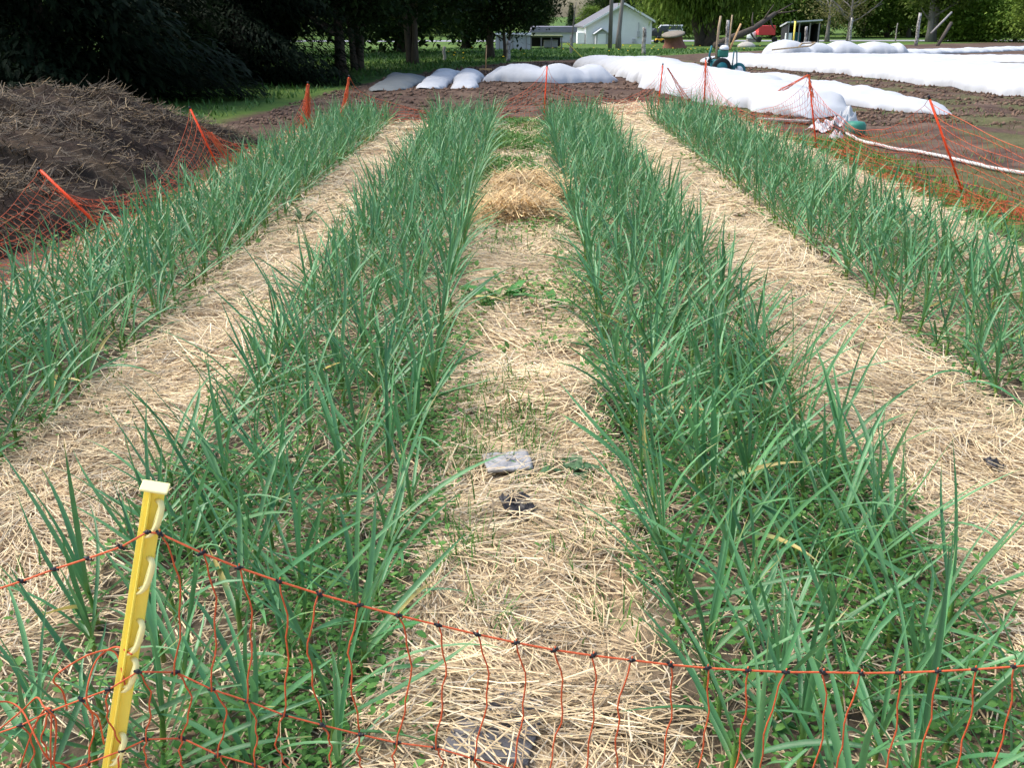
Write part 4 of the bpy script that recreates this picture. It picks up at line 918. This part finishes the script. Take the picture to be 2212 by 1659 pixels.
def proto(key, cr, tr_, bark='bark'):
    V, Q, C_ = cr; cm = npmesh('crown', V, Q, C_); cm.materials.append(M['foliage'])
    tm = bpy.data.meshes.new('trunk'); tm.from_pydata(tr_.v, [], tr_.f); tm.update(); tm.polygons.foreach_set('use_smooth', [True]*len(tm.polygons)); tm.materials.append(M[bark]); PT[key] = (cm, tm)
def conif(h, rad, n, leaf, c0, c1, seed, z0=.1):
    r_ = np.random.default_rng(seed); z = z0+(h-z0)*r_.random(n)**1.35; a = r_.uniform(0, 2*PI, n); prof_ = rad*(1-(z-z0)/(h-z0))**.85*(.8+.3*np.sin(a*5+z*3)); rr = prof_*(.35+.65*r_.random(n)**.5)
    p = np.stack([np.cos(a)*rr, np.sin(a)*rr, z], -1); L = leaf*r_.uniform(.6, 1.4, n)
    V, Q, t, idx = ribbons(p, a+r_.normal(0, .5, n), r_.uniform(-.7, .25, n), L, L*.3, r_.uniform(0, .7, n), 2, 3, .3, np.array([.5, 1, .1])); cc = np.array(c0)+(np.array(c1)-np.array(c0))*r_.random((n, 1)); return V, Q, cc[idx]
proto('spruce', conif(10, 3.9, 60000, .2, (.006, .013, .006), (.015, .028, .011), 1, .05), trunk(9.5, .2, 1, 0))  # foliage kept near black so the added trees darken the upper left
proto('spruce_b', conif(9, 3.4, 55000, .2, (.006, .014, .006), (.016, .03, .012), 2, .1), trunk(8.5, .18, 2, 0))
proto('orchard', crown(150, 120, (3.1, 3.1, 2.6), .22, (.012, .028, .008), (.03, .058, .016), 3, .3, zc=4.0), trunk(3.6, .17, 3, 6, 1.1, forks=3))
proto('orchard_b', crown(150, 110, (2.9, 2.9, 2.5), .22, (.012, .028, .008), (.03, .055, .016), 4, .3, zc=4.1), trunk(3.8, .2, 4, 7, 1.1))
proto('broadleaf', crown(170, 110, (4.6, 4.6, 4.6), .42, (.11, .19, .028), (.27, .36, .06), 5, .35, zc=5.6), trunk(5.5, .3, 5, 8, 1.1))
proto('broadleaf_b', crown(180, 100, (4.4, 4.4, 5.2), .42, (.09, .165, .03), (.22, .31, .055), 6, .3, zc=5.6), trunk(6, .28, 6, 8, 1.1))
proto('shrub', crown(120, 110, (3.4, 3.4, 2.4), .34, (.12, .22, .028), (.28, .4, .06), 7, .3, zc=2.2), trunk(2.6, .1, 7, 7, 1.2, forks=3))
proto('dark_broadleaf', crown(170, 110, (4.2, 4.2, 4.8), .42, (.018, .04, .012), (.05, .085, .02), 8, .3, zc=5.4), trunk(6, .28, 8, 8, 1.1))
proto('spring', crown(60, 26, (3.6, 3.6, 3.2), .26, (.11, .1, .04), (.2, .2, .07), 9, .3, zc=5.0), trunk(6, .26, 9, 12, 1.2), 'bark_grey')
proto('big_grey', crown(120, 90, (6, 6, 4.2), .45, (.07, .11, .02), (.15, .2, .04), 10, .4, zc=9), trunk(9, .75, 10, 9, .8, forks=2, top=.4), 'bark_grey')
proto('bare', crown(16, 14, (2.2, 2.2, 1.6), .2, (.1, .1, .04), (.16, .17, .06), 19, .3, zc=6.4), trunk(6.6, .17, 19, 3, .7, lean=.9), 'bark_grey')
proto('small_spruce', conif(6.5, 1.3, 5000, .4, (.02, .05, .02), (.05, .09, .035), 11, .1), trunk(6, .12, 11, 0))
WV, WQ, WC = crown(230, 120, (6.2, 5.5, 3.6), .5, (.06, .11, .018), (.18, .25, .045), 12, .35, droop=1.9, zc=7.0)
proto('willow', (WV, WQ, WC), trunk(5.2, .85, 12, 7, .9, forks=3, top=.55))
used = {}
def tree(key, x, y, label, cat='tree', sc=1., rz=None, name=None, group=None, sz=None):
    z = float(hgt(x, y)); rz = rng.uniform(0, 6.28) if rz is None else rz; nm = name or 'tree'
    if key not in used:
        root = empty(nm); used[key] = (root, link('crown', PT[key][0], None, root), link('trunk', PT[key][1], None, root))
    else:
        root = used[key][0].copy(); root.name = nm; COL.objects.link(root)
        for c_ in used[key][1:]:
            cc = c_.copy(); COL.objects.link(cc); cc.parent = root
    root.location = (x, y, z-.05); root.rotation_euler = (0, 0, rz); root.scale = (sc, sc, sz or sc)
    for k_ in ('group',):
        if k_ in root: del root[k_]
    return tag(root, label, cat, group)
gd = 'added dark trees beyond the heap'  # made-up trees, added to fill the upper left with a dark, shading mass
tree('spruce', -14.6, 17.5, 'added dark spruce farthest left, at the picture edge behind the manure heap', sc=1.15, name='added_spruce', group=gd)
tree('spruce_b', -9.6, 20.5, 'added dark spruce straight behind the manure heap', sc=1.2, name='added_spruce', group=gd)
tree('spruce', -7.2, 26.5, 'added dark spruce behind the right slope of the heap', sc=.82, name='added_spruce', group=gd)
tree('spruce_b', -16, 27, 'added dark spruce in the second row behind the heap', sc=1.3, name='added_spruce', group=gd)
tree('spruce', -11.5, 31, 'added dark spruce farthest back behind the heap', sc=1.2, name='added_spruce', group=gd)
go = 'dark orchard trees on the meadow'
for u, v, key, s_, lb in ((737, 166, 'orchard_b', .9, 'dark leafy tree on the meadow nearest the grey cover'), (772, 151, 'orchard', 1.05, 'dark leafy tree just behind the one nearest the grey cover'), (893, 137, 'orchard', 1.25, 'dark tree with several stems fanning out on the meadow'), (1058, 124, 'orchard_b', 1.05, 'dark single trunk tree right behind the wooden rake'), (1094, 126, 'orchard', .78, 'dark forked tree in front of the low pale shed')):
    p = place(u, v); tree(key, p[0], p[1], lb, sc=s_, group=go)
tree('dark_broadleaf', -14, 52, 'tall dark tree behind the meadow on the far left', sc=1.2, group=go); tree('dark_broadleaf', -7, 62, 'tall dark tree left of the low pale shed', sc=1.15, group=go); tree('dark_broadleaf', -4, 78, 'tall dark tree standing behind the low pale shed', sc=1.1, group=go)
tree('dark_broadleaf', -25, 45, 'broad dark tree at the far left meadow edge', sc=1.3, group=go)
p = place(1527, 98); tree('willow', p[0], p[1], 'huge drooping willow with a thick trunk right of the white house', sc=1.08, rz=.6, name='willow_tree')
p = place(1335, 106); tree('bare', p[0], p[1], 'thin leaning tree in front of the white house gable', sc=1.1, name='tree')
tree('big_grey', (1968-1106)/F*136*.985, 138, 'big grey forked trunk tree beside the road', sc=1.0, rz=.3)
p = place(1235, 112); tree('bare', p[0], p[1], 'small bare branched tree in front of the carport', sc=.45)
for u, v, key, s_, lb in ((1218, 84, 'small_spruce', .8, 'small pointed spruce in the sky gap left of the house'), (1140, 84, 'dark_broadleaf', .7, 'dark round tree behind the grey barn'), (1262, 82, 'broadleaf_b', .45, 'round green tree right of the pointed spruce'), (1310, 78, 'dark_broadleaf', .8, 'dark tree rising behind the white house roof'), (1385, 77, 'broadleaf_b', .45, 'low green tree behind the right end of the house')):
    p = place(u, v); tree(key, p[0], 158, lb, sc=s_, sz=s_*.9) if False else tree(key, (u-1106)/F*150, 160+rng.uniform(-4, 10), lb, sc=s_)
gf = 'trees lining the far road'
for u, d, key, s_, lb in ((1435, 150, 'broadleaf_b', 1.1, 'green tree behind the parked van'), (1570, 152, 'broadleaf', 1.1, 'bright green tree seen behind the willow trunk'), (1640, 150, 'broadleaf_b', 1.1, 'green tree directly behind the red trailer'), (1700, 152, 'broadleaf_b', 1.15, 'green tree behind the equipment shed'), (1755, 126, 'spring', 1.1, 'bare brown tree right of the equipment shed'), (1800, 122, 'spring', 1., 'bare brown tree with two stems before the road'),
    (1830, 154, 'broadleaf_b', 1.1, 'green tree across the road, left of the brown one'), (1880, 156, 'broadleaf', 1.15, 'yellow-green tree across the road, left of the big grey trunk'), (1925, 158, 'spring', 1.3, 'reddish brown budding tree left of the big grey trunk'), (1960, 160, 'broadleaf_b', 1.2, 'green tree behind the big grey trunk'), (2040, 128, 'shrub', 1.25, 'low bright green bush right of the big grey trunk'), (2065, 158, 'broadleaf', 1.3, 'tall bright green tree right of the big grey trunk'), (2100, 126, 'shrub', 1.2, 'green bush by the leaning rail'), (2150, 128, 'broadleaf', .9, 'bright green tree behind the last birch post'), (2200, 122, 'broadleaf_b', .85, 'leafy green tree at the right edge of the picture'), (2240, 136, 'broadleaf', 1.1, 'tall green tree cut by the right edge')):
    d += 12 if d > 125 else 0
    tree(key, (u-1106)/F*d*.965, d, lb, sc=s_, group=gf)
# wood closing the view behind everything
parts = []
for i in range(46):
    x = -110+i*6.4+rng.uniform(-2, 2); 
    if -4 < x < 19: continue
    y = 185+rng.uniform(-8, 16); V, Q, C_ = crown(60, 45, (5.5, 4, 7), 1.0, (.04, .085, .02), (.14, .2, .045), 200+i, .3, zc=5.5)
    V = V+np.array([x, y, float(terr(y))]); parts.append((V, Q, C_))
tag(link('far_wood', npmesh('far_wood', *join(parts)), M['foliage']), 'mass of far woodland closing the view behind the road', 'woodland', kind='stuff')

# fallen leaning trunk by the willow
a_ = place(1545, 107); b_ = a_+np.array([(1690-1545)*a_[1]*.945/F, 3, 2.45]); r = empty('leaning_log', a_, 0, 'long dark fallen trunk leaning up to the right from the willow', 'log')
dv = b_-a_; MB().tube([(0, 0, .25), dv*.3+np.array([0, 0, .1]), dv*.62+np.array([0, 0, -.15]), dv], [.3, .26, .22, .14], 9).build('stem', M['bark'], r, True)
b = MB()
for t, d_ in ((.55, (.6, -.2, -.9)), (.62, (-.1, .3, .8)), (.8, (.5, 0, .9)), (.9, (.3, -.2, -.9)), (.97, (1.2, .3, .6)), (1., (1.3, -.3, .1))):
    q0 = dv*t; b.tube([q0, q0+np.array(d_)*.6, q0+np.array(d_)*1.1+np.array([.1, 0, .1])], [.09, .06, .02], 6)
b.build('branch', M['bark'], r, True)
p = place(1612, 101); b = MB(); b.lathe((p[0], p[1], p[2]), [(.8, 0), (.72, .2), (.45, .38), (.15, .45)], 12); tag(b.build('boulder', M['concrete'], None, True), 'pale boulder under the middle of the leaning log', 'boulder')
# field posts
def fieldpost(u, v, top, m, label, r=.07, lean=0.):
    p = place(u, v); k = p[1]*.945/F; h = (v-top)*k*1.04
    rt = empty('field_post', p, 0, label, 'post', 'old posts along the meadow'); r = max(r, .07)
    b = MB(); n = 7; b.tube([(lean*t*h+.02*math.sin(9*t+u), 0, h*t-.05) for t in np.linspace(0, 1, n)], [r*(1.1-.2*t) for t in np.linspace(0, 1, n)], 9); b.build('shaft', M[m], rt, True)
fieldpost(1390, 118, 62, 'birch', 'black and white mottled post in front of the right end of the house', .11)
fieldpost(1568, 118, 48, 'birch', 'mottled post standing in front of the willow trunk', .1, .0)
fieldpost(1737, 113, 60, 'birch', 'mottled post in front of the equipment shed', .09)
fieldpost(1834, 96, 42, 'birch', 'dark mottled post rising behind the humped tunnel', .13)
fieldpost(1934, 88, 52, 'wood_grey', 'thin grey post left of the big grey trunk', .09)
fieldpost(1978, 98, 33, 'birch', 'tall whitish post right of the big grey trunk', .15)
fieldpost(2050, 84, 42, 'wood_grey', 'grey post holding the slanted rail', .1)
fieldpost(2127, 84, 34, 'birch', 'whitish mottled post at the right before the dark tree', .16, .05)
fieldpost(960, 130, 100, 'wood_grey', 'thin grey post between the dark meadow trees', .05)
fieldpost(1098, 132, 88, 'birch', 'pale mottled post in front of the forked dark tree', .08)
fieldpost(1233, 116, 78, 'wood_grey', 'grey post in front of the carport', .06)
fieldpost(1285, 112, 4, 'wood_grey', 'tall thin grey pole left of the house gable', .06) if False else None
p = place(1328, 107); k = p[1]*.945/F
rt = empty('utility_pole', p+np.array([0, 4, 0]), 0, 'tall grey utility pole in front of the white house', 'utility pole'); MB().tube([(0, 0, -.1), (.02, 0, 7.5)], [.16, .12], 10).build('shaft', M['bark_grey'], rt, True); MB().bar((-.9, 0, 6.9), (.9, 0, 6.9), .12, .12).build('crossarm', M['wood_grey'], rt)
a_ = place(2012, 97); b_ = place(2045, 94); k = a_[1]*.945/F
tag(MB().tube([a_+np.array([-.2, 0, 1.1]), a_+np.array([2.3, 2, 3.0])], .1, 8).build('brace_rail', M['wood_grey'], None, True), 'slanted grey rail leaning on the grey post by the bushes', 'rail')
tag(MB().tube([place(2025, 98), place(2025, 98)+np.array([1.8, 2, 2.0])], .16, 8).build('fallen_log', M['bark'], None, True), 'short dark trunk leaning below the slanted rail', 'log')
p = place(1712, 108); k = p[1]*.945/F
tag(MB().tube([p, p+np.array([0, 0, 1.9])], .06, 8).build('yellow_stake', M['yellow'], None, True), 'thin yellow stake upright on the grass by the equipment shed', 'stake')
p = place(1258, 124); tag(MB().tube([p, p+np.array([-.75, .3, .7])], .025, 8).build('yellow_stake', M['yellow'], None, True), 'yellow stake leaning over on the grass in front of the carport', 'stake')
# dandelions on the grass
b = MB()
for i in range(130):
    x = rng.uniform(-6, 40); y = rng.uniform(40, 95)
    if x < xl(y)-.5: b.ball((x, y, float(hgt(x, y))+.16), .05, 6, (1, 1, .5))
tag(b.build('dandelions', M['dandelion']), 'scattered yellow dandelion heads on the meadow', 'flowers', kind='stuff')
